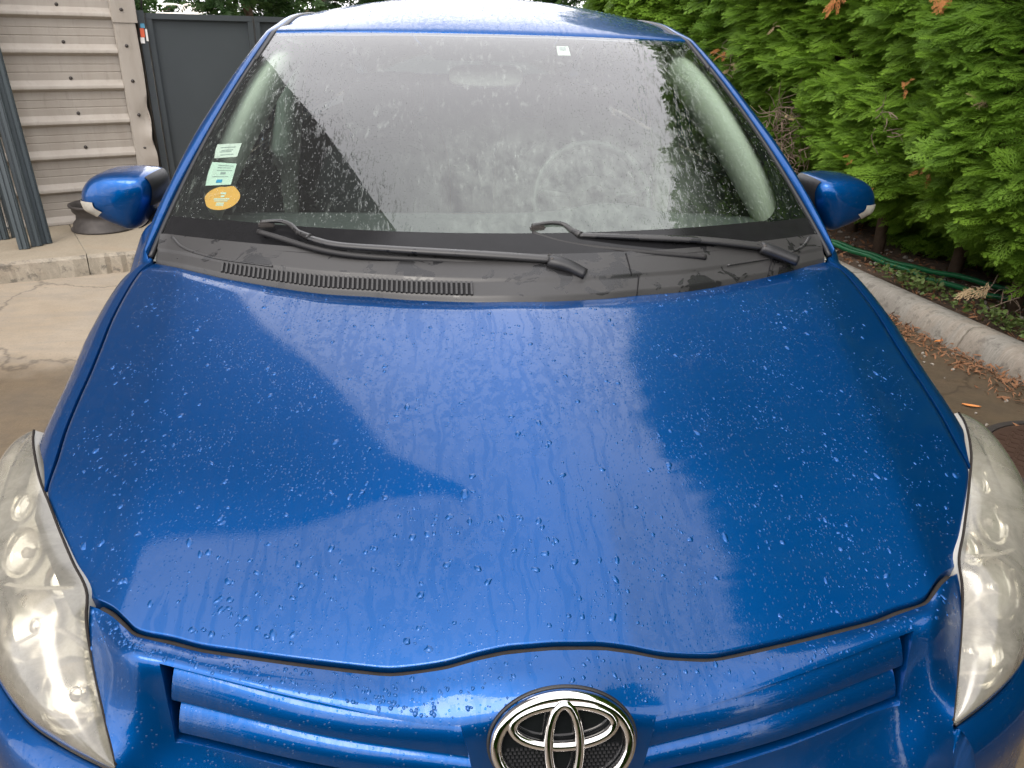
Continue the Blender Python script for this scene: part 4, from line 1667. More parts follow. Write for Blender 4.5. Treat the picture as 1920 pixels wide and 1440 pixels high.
# ---- roof pillars and roof
C0a = np.array([WS(WE(s) + .010, s) for s in np.linspace(.0, 1.0, 40)])
C0 = np.vstack([C0a, [(.632, 2.12, 1.462), (.626, 2.3, 1.490), (.618, 2.7, 1.508), (.606, 3.2, 1.485), (.585, 3.7, 1.400), (.56, 3.98, 1.25)]])
C1 = KC([(.799, 1.165, .998), (.802, 1.225, 1.032), (.788, 1.348, 1.108), (.770, 1.5, 1.189), (.750, 1.62, 1.249), (.714, 1.79, 1.335), (.684, 1.93, 1.398), (.668, 2.05, 1.437), (.660, 2.3, 1.474), (.652, 2.7, 1.494), (.640, 3.2, 1.470), (.62, 3.7, 1.380), (.59, 4.0, 1.22)])


def pillar(sgn):
    n = 150
    a, b_ = spl(C0, n), spl(C1, n)
    rows = []
    for p, q in zip(a, b_):
        up = np.array([.35, -.15, .9])
        rows.append([p + np.array([0, 0, -.010]), p + np.array([.002, 0, .002]), p * .72 + q * .28 + up * .009, p * .4 + q * .6 + up * .009, q + up * .001, q + np.array([.004, 0, -.018]), q + np.array([-.004, .0, -.045])])
    P = np.array([spl(r_, 19, arc=False) for r_ in rows])
    gobj('roof_pillar', P * np.array([sgn, 1, 1]), MAT['paint'], CAR, flip=(sgn < 0))
    m = a[40:] * np.array([sgn, 1, 1]) + np.array([-sgn * .008, 0, .001])
    tube('roof_moulding', m, .0075, MAT['black_plastic'], CAR, 8, .7)


for s_ in (1, -1):
    pillar(s_)

ROOFZ = KC([(0, 1.943, 1.455), (0, 1.97, 1.467), (0, 2.1, 1.503), (0, 2.4, 1.555), (0, 2.7, 1.578), (0, 3.0, 1.574), (0, 3.4, 1.542), (0, 3.75, 1.47), (0, 3.95, 1.40)])
RC = spl(ROOFZ, 60)
RE_ = spl(np.vstack([[WS(WE(1.0), 1.0) + np.array([0, .008, .002])], C0[40:]]), 60)
RP = np.zeros((61, 60, 3))
for j in range(60):
    for i in range(61):
        u = i / 30 - 1
        w = abs(u)
        x = u * (RE_[j, 0] - .010)
        k = w ** 2.4
        y = RC[j, 1] + (RE_[j, 1] - RC[j, 1]) * w ** 2
        z = RC[j, 2] + (RE_[j, 2] - RC[j, 2]) * k
        RP[i, j] = (x, y, z)
# first row meets the header of the glass
hd = np.array([WS(u * WE(1.0), 1.0) for u in np.linspace(-1, 1, 61)]) + np.array([0, .006, .003])
for j, w in enumerate((1, .75, .45, .2)):
    RP[:, j] = RP[:, j] * (1 - w) + (hd + np.array([0, .022 * j, .009 * j])) * w
hd2 = np.stack([hd + np.array([0, -.0005, -.012]), hd + np.array([0, -.001, -.003])], 1)
RP = np.concatenate([hd2, RP], 1)
gobj('roof', RP, MAT['paint'], CAR, flip=True)
# inner roof and lining
gobj('headliner', RP[::3, 4::3] * np.array([.97, 1, 1]) + np.array([0, .03, -.035]), MAT['headliner'], CAR)

C1S = spl(C1, 300)
# ---- side glass, tailgate, closing panels
for s_ in (1, -1):
    def cant(y):
        c = C1S
        return np.array([np.interp(y, c[:, 1], c[:, 0]) - .006, y, np.interp(y, c[:, 1], c[:, 2]) - .035])
    def belt(y):
        return np.array([np.interp(y, BELTF[:, 1], BELTF[:, 0]) - .012, y, np.interp(y, BELTF[:, 1], BELTF[:, 2])])
    for y0, y1, nm in ((1.40, 2.36, 'front_side_window'), (2.44, 3.05, 'rear_side_window'), (3.12, 3.6, 'quarter_window')):
        P = np.array([[belt(y) * (1 - t) + np.maximum(cant(y), belt(y) + np.array([-9, 0, .0])) * t + np.array([.012 * math.sin(math.pi * t), 0, 0]) for t in np.linspace(0, 1, 10)] for y in np.linspace(y0, y1, 24)])
        gobj(nm, P * np.array([s_, 1, 1]), MAT['side_glass'], CAR, flip=(s_ < 0))
    for y0, y1, nm, mt in ((2.36, 2.44, 'door_pillar', 'paint'), (3.05, 3.12, 'door_pillar', 'paint'), (3.6, 3.98, 'rear_pillar', 'paint')):
        P = np.array([[belt(y) * (1 - t) + cant(y) * t + np.array([.010 * math.sin(math.pi * t) + .002, 0, 0]) for t in np.linspace(0, 1, 8)] for y in np.linspace(y0, y1, 6)])
        gobj(nm, P * np.array([s_, 1, 1]), MAT[mt], CAR, flip=(s_ < 0))
    # inside trims: windscreen pillar and door pillar
    a = spl(C0a, 50)
    P = np.array([[p + np.array([-.004, .012, -.014]), p + np.array([-.036, .018, -.018]), p + np.array([-.056, .040, -.024]), p + np.array([-.070, .09, -.036]), p + np.array([-.074, .15, -.055]), p + np.array([-.045, .20, -.085])] for p in a])
    gobj('pillar_trim', P * np.array([s_, 1, 1]), MAT['trim_light'], CAR)
    tube('door_pillar_trim', spl([(s_ * .60, 2.33, 1.47), (s_ * .655, 2.37, 1.30), (s_ * .70, 2.40, 1.12), (s_ * .745, 2.42, .90), (s_ * .76, 2.42, .5)], 30), np.linspace(.035, .06, 30), MAT['trim_light'], CAR, 10, 1.3)
    gobj('door_lining', np.stack([BELTF[:230] * np.array([s_ * .955, 1, 1]) + np.array([0, 0, -.01]), BELTF[:230] * np.array([s_ * .90, 1, 1]) + np.array([0, 0, -.10]), BELTF[:230] * np.array([s_ * .90, 1, 0]) + np.array([0, 0, .35])], 1)[::6], MAT['seat_fabric'], CAR)

tg = np.array([[(u * w, y - .10 * u * u, z) for u in np.linspace(-1, 1, 21)] for y, z, w in ((3.93, 1.395, .56), (4.02, 1.25, .60), (4.10, 1.10, .68), (4.17, .95, .74), (4.20, .75, .78), (4.20, .5, .78), (4.14, .28, .74))])
gobj('tailgate', tg[1:], MAT['paint'], CAR)
gobj('rear_window', tg[:3] + np.array([0, .004, .004]), MAT['side_glass'], CAR)

# ---- door mirrors
MO = KC([(1.053, 0, 1.045), (1.046, 0, 1.074), (1.024, 0, 1.102), (.988, 0, 1.117), (.94, 0, 1.122), (.895, 0, 1.121), (.864, 0, 1.115), (.852, 0, 1.092), (.858, 0, 1.05), (.882, 0, 1.008), (.905, 0, .978), (.928, 0, .967), (.955, 0, .975), (.99, 0, .990), (1.025, 0, 1.010), (1.047, 0, 1.024)])
MOF = spl(np.vstack([MO, MO[:1]]), 73)[:-1]
MC = np.array([.955, 0, 1.048])


def door_mirror(sgn):
    root = empty('door_mirror', (sgn * .93, 1.5, 1.05))
    root.parent = CAR
    o0 = np.array([sgn * .93, 1.5, 1.05])
    S = np.array([sgn, 1, 1])
    lay = [(.93, 1.575), (.985, 1.568), (1.012, 1.545), (1.015, 1.52), (1.005, 1.488), (.98, 1.460), (.935, 1.440), (.86, 1.427), (.72, 1.418), (.5, 1.413), (.25, 1.411), (.001, 1.410)]
    P = []
    for sc, y in lay:
        Q = MC + np.array([.004, 0, 0]) + (MOF - MC) * sc * .95
        Q[:, 1] = y + .10 * (Q[:, 0] - .86) * .55
        P.append(Q)
    P = np.array(P)
    gobj('shell', P * S - o0, MAT['paint'], root, cv=True, flip=(sgn > 0))
    mobj('mirror_glass', P[0] * S - o0, [tuple(range(72))], MAT['chrome'], root, False)
    # indicator repeater low on the outer end
    n = 72
    sel = [i for i in range(n) if R(-42) < math.atan2(MOF[i, 2] - 1.048, MOF[i, 0] - .955) < R(4)]
    sel = sorted(sel, key=lambda i: math.atan2(MOF[i, 2] - 1.048, MOF[i, 0] - .955))
    Q = P[1:10, sel] + np.array([.0015, -.003, -.0015])
    gobj('indicator_repeater', Q * S - o0, MAT['mirror_lens'], root)
    sel = sorted([i for i in range(n) if MOF[i, 0] < .866 and MOF[i, 2] > .99], key=lambda i: MOF[i, 2])
    gobj('inner_housing', (P[0:7, sel] + np.array([-.002, -.0015, 0])) * S - o0, MAT['black_plastic'], root)
    # black base strip and foot
    sel = [i for i in range(n) if MOF[i, 2] < 1.022 and MOF[i, 0] < 1.045]
    sel = sorted(sel, key=lambda i: (MOF[i, 0] if MOF[i, 0] > .93 else MOF[i, 0]))
    Q = P[1:5, sel] + np.array([0, 0, -.003])
    gobj('lower_edge', Q * S - o0, MAT['black_plastic'], root)
    tube('foot', spl([(sgn * .90, 1.515, 1.00), (sgn * .86, 1.50, .995), (sgn * .825, 1.485, 1.02), (sgn * .80, 1.47, 1.05)], 16) - o0, np.linspace(.03, .04, 16), MAT['black_plastic'], root, 10, .6)
    # sail panel at the window corner
    V = [(sgn * .817, 1.37, 1.04), (sgn * .818, 1.56, 1.047), (sgn * .78, 1.42, 1.135)]
    V = V + [(x - sgn * .02, y, z) for x, y, z in V]
    mobj('sail_panel', A(V) - o0, [(0, 1, 2), (5, 4, 3), (0, 3, 4, 1), (1, 4, 5, 2), (2, 5, 3, 0)], MAT['black_plastic'], root, False)


for s_ in (1, -1):
    door_mirror(s_)

# ---- wheels
for s_ in (1, -1):
    for y in (.89, 3.49):
        w = empty('wheel', (s_ * .77, y, .31))
        w.parent = CAR
        lathe('tyre', [(.20, -.09), (.27, -.098), (.302, -.085), (.311, -.05), (.312, .05), (.302, .085), (.27, .098), (.20, .09)], MAT['rubber'], w, 40, axis='X')
        lathe('rim', [(.20, s_ * .09), (.19, s_ * .06), (.12, s_ * .05), (.04, s_ * .07), (.001, s_ * .07)], MAT['lamp_housing'], w, 40, axis='X')

# ---- cabin
gobj('dashboard', np.array([[(x, WS(x, GB)[1] + .01 + t * (1.70 - WS(x, GB)[1]), .985 + .035 * math.sin(math.pi * min(1, t * 1.15)) + (.045 * math.exp(-((x - .33) / .17) ** 2) * math.exp(-((t - .8) / .18) ** 2)) - .02 * t) for t in list(np.linspace(0, 1, 20))] + [(x, 1.73, .90), (x, 1.66, .62)] for x in np.linspace(-.74, .74, 60)]), MAT['dash_plastic'], CAR, flip=True)
box('defroster_grille', (0, 1.16, 1.003), (1.1, .02, .008), MAT['black_plastic'], CAR)
sw = empty('steering_wheel', (.325, 1.80, .985))
sw.parent = CAR
sw.rotation_euler = (R(-26), 0, 0)
lathe('rim', [(.178 + .014 * math.cos(q), .014 * math.sin(q)) for q in np.linspace(0, math.tau, 13)], MAT['leather'], sw, 40).rotation_euler = (R(90), 0, 0)
lathe('hub', [(.001, .03), (.05, .028), (.07, .015), (.072, -.02), (.03, -.06)], MAT['leather'], sw, 24).rotation_euler = (R(-90), 0, 0)
for a in (R(10), R(170), R(270)):
    tube('spoke', A([(.05 * math.cos(a), 0, .05 * math.sin(a)), (.172 * math.cos(a), 0, .172 * math.sin(a))]), .015, MAT['leather'], sw, 8, .5)
rv = empty('rear_view_mirror', (-.004, 1.85, 1.338))
rv.parent = CAR
_pv = []
for yy, sc in ((-.018, .75), (-.012, .96), (0, 1.0), (.012, .98), (.014, .9)):
    _pv.append([(sc * .110 * math.copysign(abs(math.cos(t)) ** .5, math.cos(t)), yy, sc * .031 * math.copysign(abs(math.sin(t)) ** .6, math.sin(t))) for t in np.linspace(0, math.tau, 40, endpoint=False)])
_pv = A(_pv)
_F = grid_faces(5, 40, False, True) + [tuple(range(40)), tuple(160 + i for i in reversed(range(40)))]
mobj('shell', _pv.reshape(-1, 3), _F, MAT['headliner'], rv)
tube('stalk', A([(0, -.005, .01), (0, .0, .05), (0, .03, .075)]), .012, MAT['dash_plastic'], rv, 8)


def seat(x, y):
    root = empty('seat', (x, y, .3))
    root.parent = CAR
    P = []
    for z, w, d, lean in ((.22, .24, .10, 0), (.30, .25, .11, .02), (.45, .25, .11, .06), (.62, .24, .10, .10), (.74, .20, .08, .13), (.79, .14, .05, .15)):
        P.append([(w * math.copysign(abs(math.cos(t)) ** .6, math.cos(t)), lean + d * .5 * math.copysign(abs(math.sin(t)) ** .7, math.sin(t)), z) for t in np.linspace(0, math.tau, 28, endpoint=False)])
    P = A(P)
    F = grid_faces(6, 28, False, True) + [tuple(5 * 28 + i for i in range(28))]
    mobj('backrest', P.reshape(-1, 3), F, MAT['seat_fabric'], root)
    box('cushion', (0, -.25, .12), (.50, .52, .16), MAT['seat_fabric'], root, 0, .04)
    P = []
    for z, w in ((.80, .09), (.83, .125), (.90, .13), (.96, .12), (.985, .08)):
        P.append([(w * math.copysign(abs(math.cos(t)) ** .6, math.cos(t)), .15 + .045 * math.copysign(abs(math.sin(t)) ** .7, math.sin(t)), z) for t in np.linspace(0, math.tau, 24, endpoint=False)])
    P = A(P)
    F = grid_faces(5, 24, False, True) + [tuple(4 * 24 + i for i in range(24)), tuple(reversed(range(24)))]
    mobj('headrest', P.reshape(-1, 3), F, MAT['seat_fabric'], root)


for x in (-.37, .37):
    seat(x, 2.28)
    seat(x * .95, 3.15)
box('cabin_floor', (0, 2.4, .28), (1.5, 3.2, .05), MAT['seat_fabric'], CAR)
box('bulkhead', (0, 1.2, .62), (1.5, .04, .62), MAT['dark_gap'], CAR)


# ------------------------------------------------------------------ rain beads on the paint and glass
def dome(nseg=8):
    V = [(math.cos(math.tau * i / nseg), math.sin(math.tau * i / nseg), -.04) for i in range(nseg)]
    V += [(.72 * math.cos(math.tau * (i + .5) / nseg), .72 * math.sin(math.tau * (i + .5) / nseg), .36) for i in range(nseg)]
    V.append((0, 0, .52))
    F = []
    for i in range(nseg):
        j = (i + 1) % nseg
        F += [(i, j, nseg + i), (j, nseg + j, nseg + i), (nseg + i, nseg + j, 2 * nseg)]
    return np.array(V), np.array(F)


def b_water():
    # clear bead on paint: the colour below shows through under a sharp water surface
    b = NB('water_bead')
    b.bsdf(Base_Color=(0.0004, 0.070, 0.255), Metallic=.6, Roughness=.45, Coat_Weight=1.0, Coat_Roughness=0.0, Coat_IOR=1.36, Specular_IOR_Level=.2)
    MAT['water'] = b.m


b_water()


def beads(name, pos, nrm, rad, parent, label=None):
    V0, F0 = dome()
    n = len(pos)
    up = nrm / np.linalg.norm(nrm, axis=1)[:, None]
    a = np.cross(up, np.array([1., 0, 0]))
    a /= np.linalg.norm(a, axis=1)[:, None]            # runs downhill
    c = np.cross(a, up)
    el = np.exp(rng.normal(.08, .22, n))[:, None, None]
    sk = rng.normal(0, .25, n)[:, None, None]
    r = rad[:, None, None]
    jit = 1 + .16 * rng.standard_normal((n, len(V0), 1)) * (np.abs(V0[None, :, 2:3]) < .2)
    X = V0[None, :, 0:1] * jit
    Y = V0[None, :, 1:2] * jit
    P = pos[:, None] + r * (X + sk * Y) * c[:, None] + r * el * Y * a[:, None] + r * V0[None, :, 2:3] * up[:, None] * .62
    F = (F0[None] + (np.arange(n) * len(V0))[:, None, None]).reshape(-1, 3)
    o = nobj(name, P.reshape(-1, 3), F, MAT['water'], parent, True)
    o['kind'] = 'stuff'
    if label:
        o['label'] = label
    return o


def hood_beads():
    n = 16000
    x = rng.uniform(-.74, .74, n)
    y = rng.uniform(.15, 1.1, n)
    lim = np.interp(y, SIDE[::-1, 1], SIDE[::-1, 0]) - .02
    fl = np.interp(np.abs(x), FRONT[:, 0], FRONT[:, 1]) + .012
    clump = np.sin(x * 23 + 3 * np.sin(y * 17)) + np.sin(y * 29 + 2 * np.sin(x * 13))
    ok = (np.abs(x) < lim) & (y > fl) & (y < _rear_y(x) - .008) & (clump + rng.normal(0, .8, n) > .0)
    x, y = x[ok], y[ok]
    n = len(x)
    r = np.exp(rng.normal(math.log(.00095), .48, n))
    big = rng.random(n) < (.016 + .085 * (y < .40) * (x < .05) + .03 * (y < .42) * (x < .3))
    r[big] = rng.uniform(.0026, .0056, big.sum())
    e = 1e-3
    z = HZ(x, y)
    N = np.stack([-(HZ(x + e, y) - z) / e, -(HZ(x, y + e) - z) / e, np.ones(n)], -1)
    beads('rain_beads', np.stack([x, y, z], -1), N, r, CAR, 'rain drops standing on the bonnet')


hood_beads()


def grid_beads(P, n, rlo, rhi, label, flip=1, region=None):
    nu, nv = P.shape[:2]
    i = rng.integers(0, nu - 1, n)
    j = rng.integers(0, nv - 1, n)
    if region is not None:
        k = np.array([region(P[a, b_]) for a, b_ in zip(i, j)])
        i, j = i[k], j[k]
        n = len(i)
    a, b_ = rng.random((n, 1)), rng.random((n, 1))
    p00, p10, p01, p11 = P[i, j], P[i + 1, j], P[i, j + 1], P[i + 1, j + 1]
    p = p00 * (1 - a) * (1 - b_) + p10 * a * (1 - b_) + p01 * (1 - a) * b_ + p11 * a * b_
    N = np.cross(p10 - p00, p01 - p00)
    ok = np.linalg.norm(N, axis=1) > 1e-12
    p, N = p[ok], N[ok] * flip
    N[(N[:, 2] < 0)] *= -1
    r = np.exp(rng.uniform(math.log(rlo), math.log(rhi), len(p)))
    beads('rain_beads', p, N, r, CAR, label)


grid_beads(BP[:, 1:RT - 1], 750, .0008, .0034, 'rain drops on the nose above the grille', 1, lambda p: p[0] < .12 or rng.random() < .25)
grid_beads(RP, 700, .0012, .0032, 'rain drops on the roof')


# ------------------------------------------------------------------ conifer hedge
def spray(n, sub, seed, wide=1.0):
    """flat fan of scale foliage, unit length along +x; quads; returns V, F and a tip weight"""
    r = np.random.default_rng(seed)
    V, F, T = [], [], []

    def finger(p, d, L, w, z, t):
        d = d / np.linalg.norm(d)
        s = np.array([-d[1], d[0]])
        k = len(V)
        a, m, e = p, p + d * L * .45, p + d * L
        V.extend([(a[0], a[1], z), (m[0] + s[0] * w, m[1] + s[1] * w, z - .02 * L), (e[0], e[1], z - .12 * L), (m[0] - s[0] * w, m[1] - s[1] * w, z - .02 * L)])
        F.append((k, k + 1, k + 2, k + 3))
        T.extend([t * .5, t * .8, t, t * .8])
    finger(np.array([0., 0]), np.array([1., 0]), 1.0, .022 * wide, 0, .6)
    for k in range(n):
        t = .06 + .90 * k / n
        sd = 1 if k % 2 else -1
        ang = sd * R(r.uniform(30, 46))
        L = (.44 * (1 - t) ** .8 + .12) * r.uniform(.8, 1.15)
        d = np.array([math.cos(ang), math.sin(ang)])
        p = np.array([t, 0.])
        z = -.10 * t * t + r.normal(0, .012)
        finger(p, d, L, .030 * wide, z, .75)
        for q in range(sub):
            u = .18 + .75 * q / max(1, sub)
            s2 = 1 if q % 2 else -1
            a2 = ang + s2 * R(r.uniform(28, 42))
            finger(p + d * L * u, np.array([math.cos(a2), math.sin(a2)]), L * (.42 * (1 - u) + .16), .020 * wide, z - .03 * u * L, 1.0)
    return np.array(V), np.array(F), np.array(T)


def place_sprays(pos, dirv, upv, size, tint, variants, tiptint):
    Vs, Fs, Cs = [], [], []
    base = 0
    which = rng.integers(0, len(variants), len(pos))
    for k, (V, F, T) in enumerate(variants):
        sel = np.where(which == k)[0]
        if len(sel) == 0:
            continue
        d = dirv[sel] / np.linalg.norm(dirv[sel], axis=1)[:, None]
        s = np.cross(upv[sel], d)
        s /= np.linalg.norm(s, axis=1)[:, None]
        u = np.cross(d, s)
        sz = size[sel][:, None, None]
        P = pos[sel][:, None] + sz * (V[None, :, 0:1] * d[:, None] + V[None, :, 1:2] * s[:, None] + V[None, :, 2:3] * u[:, None])
        n = len(sel)
        Vs.append(P.reshape(-1, 3))
        Fs.append((F[None] + (np.arange(n) * len(V))[:, None, None] + base).reshape(-1, 4))
        c = tint[sel][:, None] * (1 - T[None, :, None] * .55) + tiptint[sel][:, None] * (T[None, :, None] * .55)
        c = np.concatenate([c, np.ones((n, len(V), 1))], -1)
        Cs.append(c.reshape(-1, 4))
        base += n * len(V)
    return np.concatenate(Vs), np.concatenate(Fs), np.concatenate(Cs)


_ph = rng.uniform(0, 6.28, (14, 3))
_fq = [(rng.normal(0, 1, 2) * f, f) for f in (2.2, 2.6, 3.4, 4.5, 5.5, 7, 8, 9.5, 11, 13, 15, 17, 19, 22)]


def hedge_front(y, z):
    d = 0
    for (k, f), p in zip(_fq, _ph):
        v = k / max(np.linalg.norm(k), .1) * f
        d = d + (.22 / f ** .55) * np.sin(v[0] * y + v[1] * z * 1.3 + p[0])
    low = np.clip(.72 - z, 0, 1) * 1.25
    return 2.74 - (y - 3) * .10 + d * (.42 - .26 * sm(z, 3.5, 5.0)) + low


hedge = empty('conifer_hedge', (3.4, 3.5, .1))
tag(hedge, 'tall dense green conifer hedge running along the kerb on the right', 'hedge')
_ho = np.array([3.4, 3.5, .1])


def hedge_part(name, n, y0, y1, z0, z1, smin, smax, variants, depth):
    y = rng.uniform(y0, y1, n)
    z = rng.uniform(z0, z1, n)
    dp = rng.random(n) ** 1.5 * depth
    x = hedge_front(y, z) + dp
    pos = np.stack([x, y, z], -1)
    d = np.stack([-np.ones(n), rng.normal(-.12, .45, n), rng.normal(-.10, .32, n)], -1)
    # shoots lie out of the face, their flat side tilted to the sky and the yard
    up = np.stack([rng.normal(-.75, .3, n), rng.normal(-.35, .35, n), np.full(n, 1.0)], -1)
    size = rng.uniform(smin, smax, n)
    pos = pos - d / np.linalg.norm(d, axis=1)[:, None] * -0 - 0
    t = rng.random((n, 1))
    patch = (.5 + .5 * np.sin(y * 1.7 + 1.3 * np.sin(z * 2.3)))[:, None]
    tint = (1 - t) * np.array([.085, .19, .022]) + t * np.array([.19, .345, .040])
    tip = tint * 1.0 + (.5 + patch * .6) * np.array([.165, .235, .012])
    V, F, C = place_sprays(pos - _ho, d, up, size, tint, variants, tip)
    return nobj(name, V, F, MAT['conifer_foliage'], hedge, False, C)


fineV = [spray(14, 5, k, .66) for k in range(6)]
midV = [spray(10, 3, 20 + k, 1.6) for k in range(4)]
coarseV = [spray(8, 1, 40 + k, 2.6) for k in range(4)]
hedge_part('foliage', 10000, 2.2, 6.6, .22, 1.9, .11, .22, fineV, .22)
hedge_part('foliage', 3600, 6.6, 11.0, .2, 2.3, .15, .30, midV, .30)
hedge_part('upper_foliage', 8500, -4.0, 11.0, 1.85, 5.3, .20, .36, coarseV, .3)
hedge_part('upper_foliage', 2600, -4.0, 2.3, .2, 2.0, .22, .42, coarseV, .3)
hedge_part('top_foliage', 5200, -4.0, 11.0, 5.0, 5.50, .10, .20, coarseV, .35)
# unseen hedge return, added behind the camera to darken the car's front
n_ = 3600
hx_, hz_ = rng.uniform(-4.2, 3.0, n_), rng.uniform(.2, 2.3, n_)
hp_ = np.stack([hx_, -4.6 + .18 * np.sin(hx_ * 5 + hz_ * 3) - rng.random(n_) * .35, hz_], -1)
hd_ = np.stack([rng.normal(0, .45, n_), np.ones(n_), rng.normal(-.1, .32, n_)], -1)
hu_ = np.stack([rng.normal(0, .35, n_), rng.normal(.7, .3, n_), np.ones(n_)], -1)
ht_ = rng.random((n_, 1))
ht_ = (1 - ht_) * np.array([.060, .155, .020]) + ht_ * np.array([.15, .30, .034])
V_, F_, C_ = place_sprays(hp_ - _ho, hd_, hu_, rng.uniform(.28, .5, n_), ht_, coarseV, ht_ * 1.5)
nobj('added_screen_foliage', V_, F_, MAT['conifer_foliage'], hedge, False, C_)
gobj('inner_growth', np.array([[(x, -5.05, z) for z in (.0, 1.2, 2.2)] for x in np.linspace(-4.3, 3.2, 20)]) - _ho, MAT['bark'], hedge)  # backing sheet of the added hedge screen behind the camera
# shaded wood behind the green
ys_, zs_ = np.linspace(-4.2, 11.2, 60), np.linspace(.1, 5.2, 24)
gobj('inner_growth', np.array([[(float(hedge_front(y, z)) + .42, y, z) for z in zs_] for y in ys_]) - _ho, MAT['bark'], hedge)
gobj('inner_growth', np.array([[(float(hedge_front(y, 5.2)) + .42 + t, y, 5.2 + .2 * math.sin(y * 3)) for t in (0, 1.0, 1.6)] for y in ys_]) - _ho, MAT['bark'], hedge)
stem = None
for y in np.arange(-3.6, 11, .62):
    x = float(hedge_front(y, .8)) + .36
    if stem is None:
        stem = tube('stem', spl([(0, 0, 0), (.02, .01, .6), (-.02, .03, 1.6), (.02, 0, 4.6)], 14), np.linspace(.04, .012, 14), MAT['bark'], hedge, 8)
        o = stem
    else:
        o = share('stem', stem, hedge)
    o.location = Vector(A((x, y, .1)) - _ho)
    o.rotation_euler = (0, 0, random.uniform(0, 6))


def twigs(c, n, spread, L, label=None):
    V, F = [], []
    for _ in range(n):
        p = np.array(c) + rng.normal(0, 1, 3) * np.array(spread)
        d = rng.normal(0, 1, 3) * np.array([.7, 1, .9]); d /= np.linalg.norm(d)
        q = [p, p + d * L * .5 + rng.normal(0, .02, 3), p + d * L + rng.normal(0, .03, 3)]
        P = tube_grid(spl(q, 5), np.linspace(.0035, .0015, 5), 4)
        k = len(V)
        V.extend((P.reshape(-1, 3) - _ho).tolist())
        F.extend([tuple(a + k for a in f) for f in grid_faces(5, 4, False, True)])
    mobj('bare_twigs', V, F, MAT['dead_twig'], hedge)['kind'] = 'stuff'


twigs((2.36, 5.22, .86), 120, (.06, .12, .13), .14)
twigs((2.38, 5.05, .62), 60, (.06, .10, .08), .12)
twigs((2.46, 4.0, 1.0), 12, (.05, .08, .05), .12)
twigs((2.28, 6.1, 1.3), 50, (.05, .12, .08), .13)
twigs((2.78, 3.05, .26), 14, (.05, .10, .05), .13)


def dead_sprig(c, n, L, mat, droop):
    Vv, Ff = [], []
    base = 0
    for k in range(n):
        V, F, T = spray(9, 3, 100 + k, 1.3)
        d = np.array([-.55 + rng.normal(0, .25), rng.normal(-.1, .5), droop + rng.normal(0, .25)]); d /= np.linalg.norm(d)
        up = np.array([-.7, -.4, .5]) + rng.normal(0, .3, 3)
        s = np.cross(up, d); s /= np.linalg.norm(s)
        u = np.cross(d, s)
        P = np.array(c) + rng.normal(0, .02, 3) + L * rng.uniform(.7, 1.1) * (V[:, 0:1] * d + V[:, 1:2] * .6 * s + V[:, 2:3] * u) - _ho
        Vv.append(P); Ff.append(F + base); base += len(V)
    o = nobj('dead_sprig', np.concatenate(Vv), np.concatenate(Ff), mat, hedge)
    o['label'] = 'dried orange-brown sprig in the hedge' if mat is MAT['dead_foliage'] else 'straw-coloured dead sprig in the hedge'


for c, n, L, m, dr in (((2.33, 4.62, 1.72), 6, .17, 'dead_foliage', -.8), ((2.46, 3.66, 1.70), 5, .15, 'dead_foliage', -.7), ((2.42, 3.60, 1.66), 3, .12, 'dead_foliage', -.9), ((2.44, 3.78, 1.27), 4, .10, 'dead_foliage', -.4), ((2.47, 3.50, .83), 6, .12, 'dead_foliage', -.3), ((2.43, 3.92, .66), 4, .09, 'dead_foliage', -.8), ((2.50, 3.20, 1.20), 5, .16, 'straw_foliage', -.1),
                       ((2.22, 6.3, 1.40), 5, .16, 'dead_foliage', -.5), ((2.23, 6.05, 1.25), 4, .15, 'straw_foliage', -.4), ((2.30, 5.4, 1.55), 3, .12, 'straw_foliage', -.3), ((2.40, 4.2, .80), 3, .08, 'dead_foliage', -.5), ((2.33, 5.0, .95), 3, .1, 'straw_foliage', -.2), ((2.62, 3.02, .32), 5, .15, 'straw_foliage', -.8)):
    dead_sprig(c, n, L * .72, MAT[m], dr)


# ------------------------------------------------------------------ trees and wrecks beyond the gate
def tree(loc, h, w, kind, label):
    root = empty('conifer_tree' if kind else 'leafy_tree', loc)
    tag(root, label, 'tree', 'trees beyond the gate')
    tube('trunk', spl([(0, 0, -.1), (.05 * h / 6, 0, h * .3), (0, .04, h * .6), (.03, 0, h * .97)], 14), np.linspace(.035 * h, .006 * h, 14), MAT['bark'], root, 9)
    for k in range(7):
        a = k * 2.4
        z = h * (.25 + .09 * k)
        L = w * (.8 - .06 * k)
        tube('limb', spl([(0, 0, z), (math.cos(a) * L * .5, math.sin(a) * L * .5, z + .12 * h * .3), (math.cos(a) * L, math.sin(a) * L, z + .1 * h)], 8), np.linspace(.012 * h, .003 * h, 8), MAT['bark'], root, 6)
    n = 1000
    z = rng.random(n) ** (.8 if kind else 1.0)
    prof = (1 - z) ** .75 + .08 if kind else np.sin(np.pi * np.clip(z * .9 + .08, 0, 1)) ** .6
    a = rng.uniform(0, math.tau, n)
    lob = 1 + .22 * np.sin(a * 5 + z * 9) + .15 * np.sin(a * 3 - z * 14)
    rr = w * prof * lob * rng.uniform(.55, 1.0, n)
    pos = np.stack([np.cos(a) * rr, np.sin(a) * rr, h * (.12 + .9 * z)], -1)
    d = np.stack([np.cos(a), np.sin(a), rng.normal(-.2 if kind else .1, .4, n)], -1) + rng.normal(0, .25, (n, 3))
    up = rng.normal(0, .5, (n, 3)) + np.array([0, 0, 1.0])
    t = rng.random((n, 1))
    tint = (1 - t) * np.array([.022, .055, .018]) + t * np.array([.06, .115, .03])
    V, F, C = place_sprays(pos, d, up, rng.uniform(.4, .9, n) * h / 7, tint, coarseV, tint * 1.6)
    nobj('crown', V, F, MAT['conifer_foliage'], root, False, C)


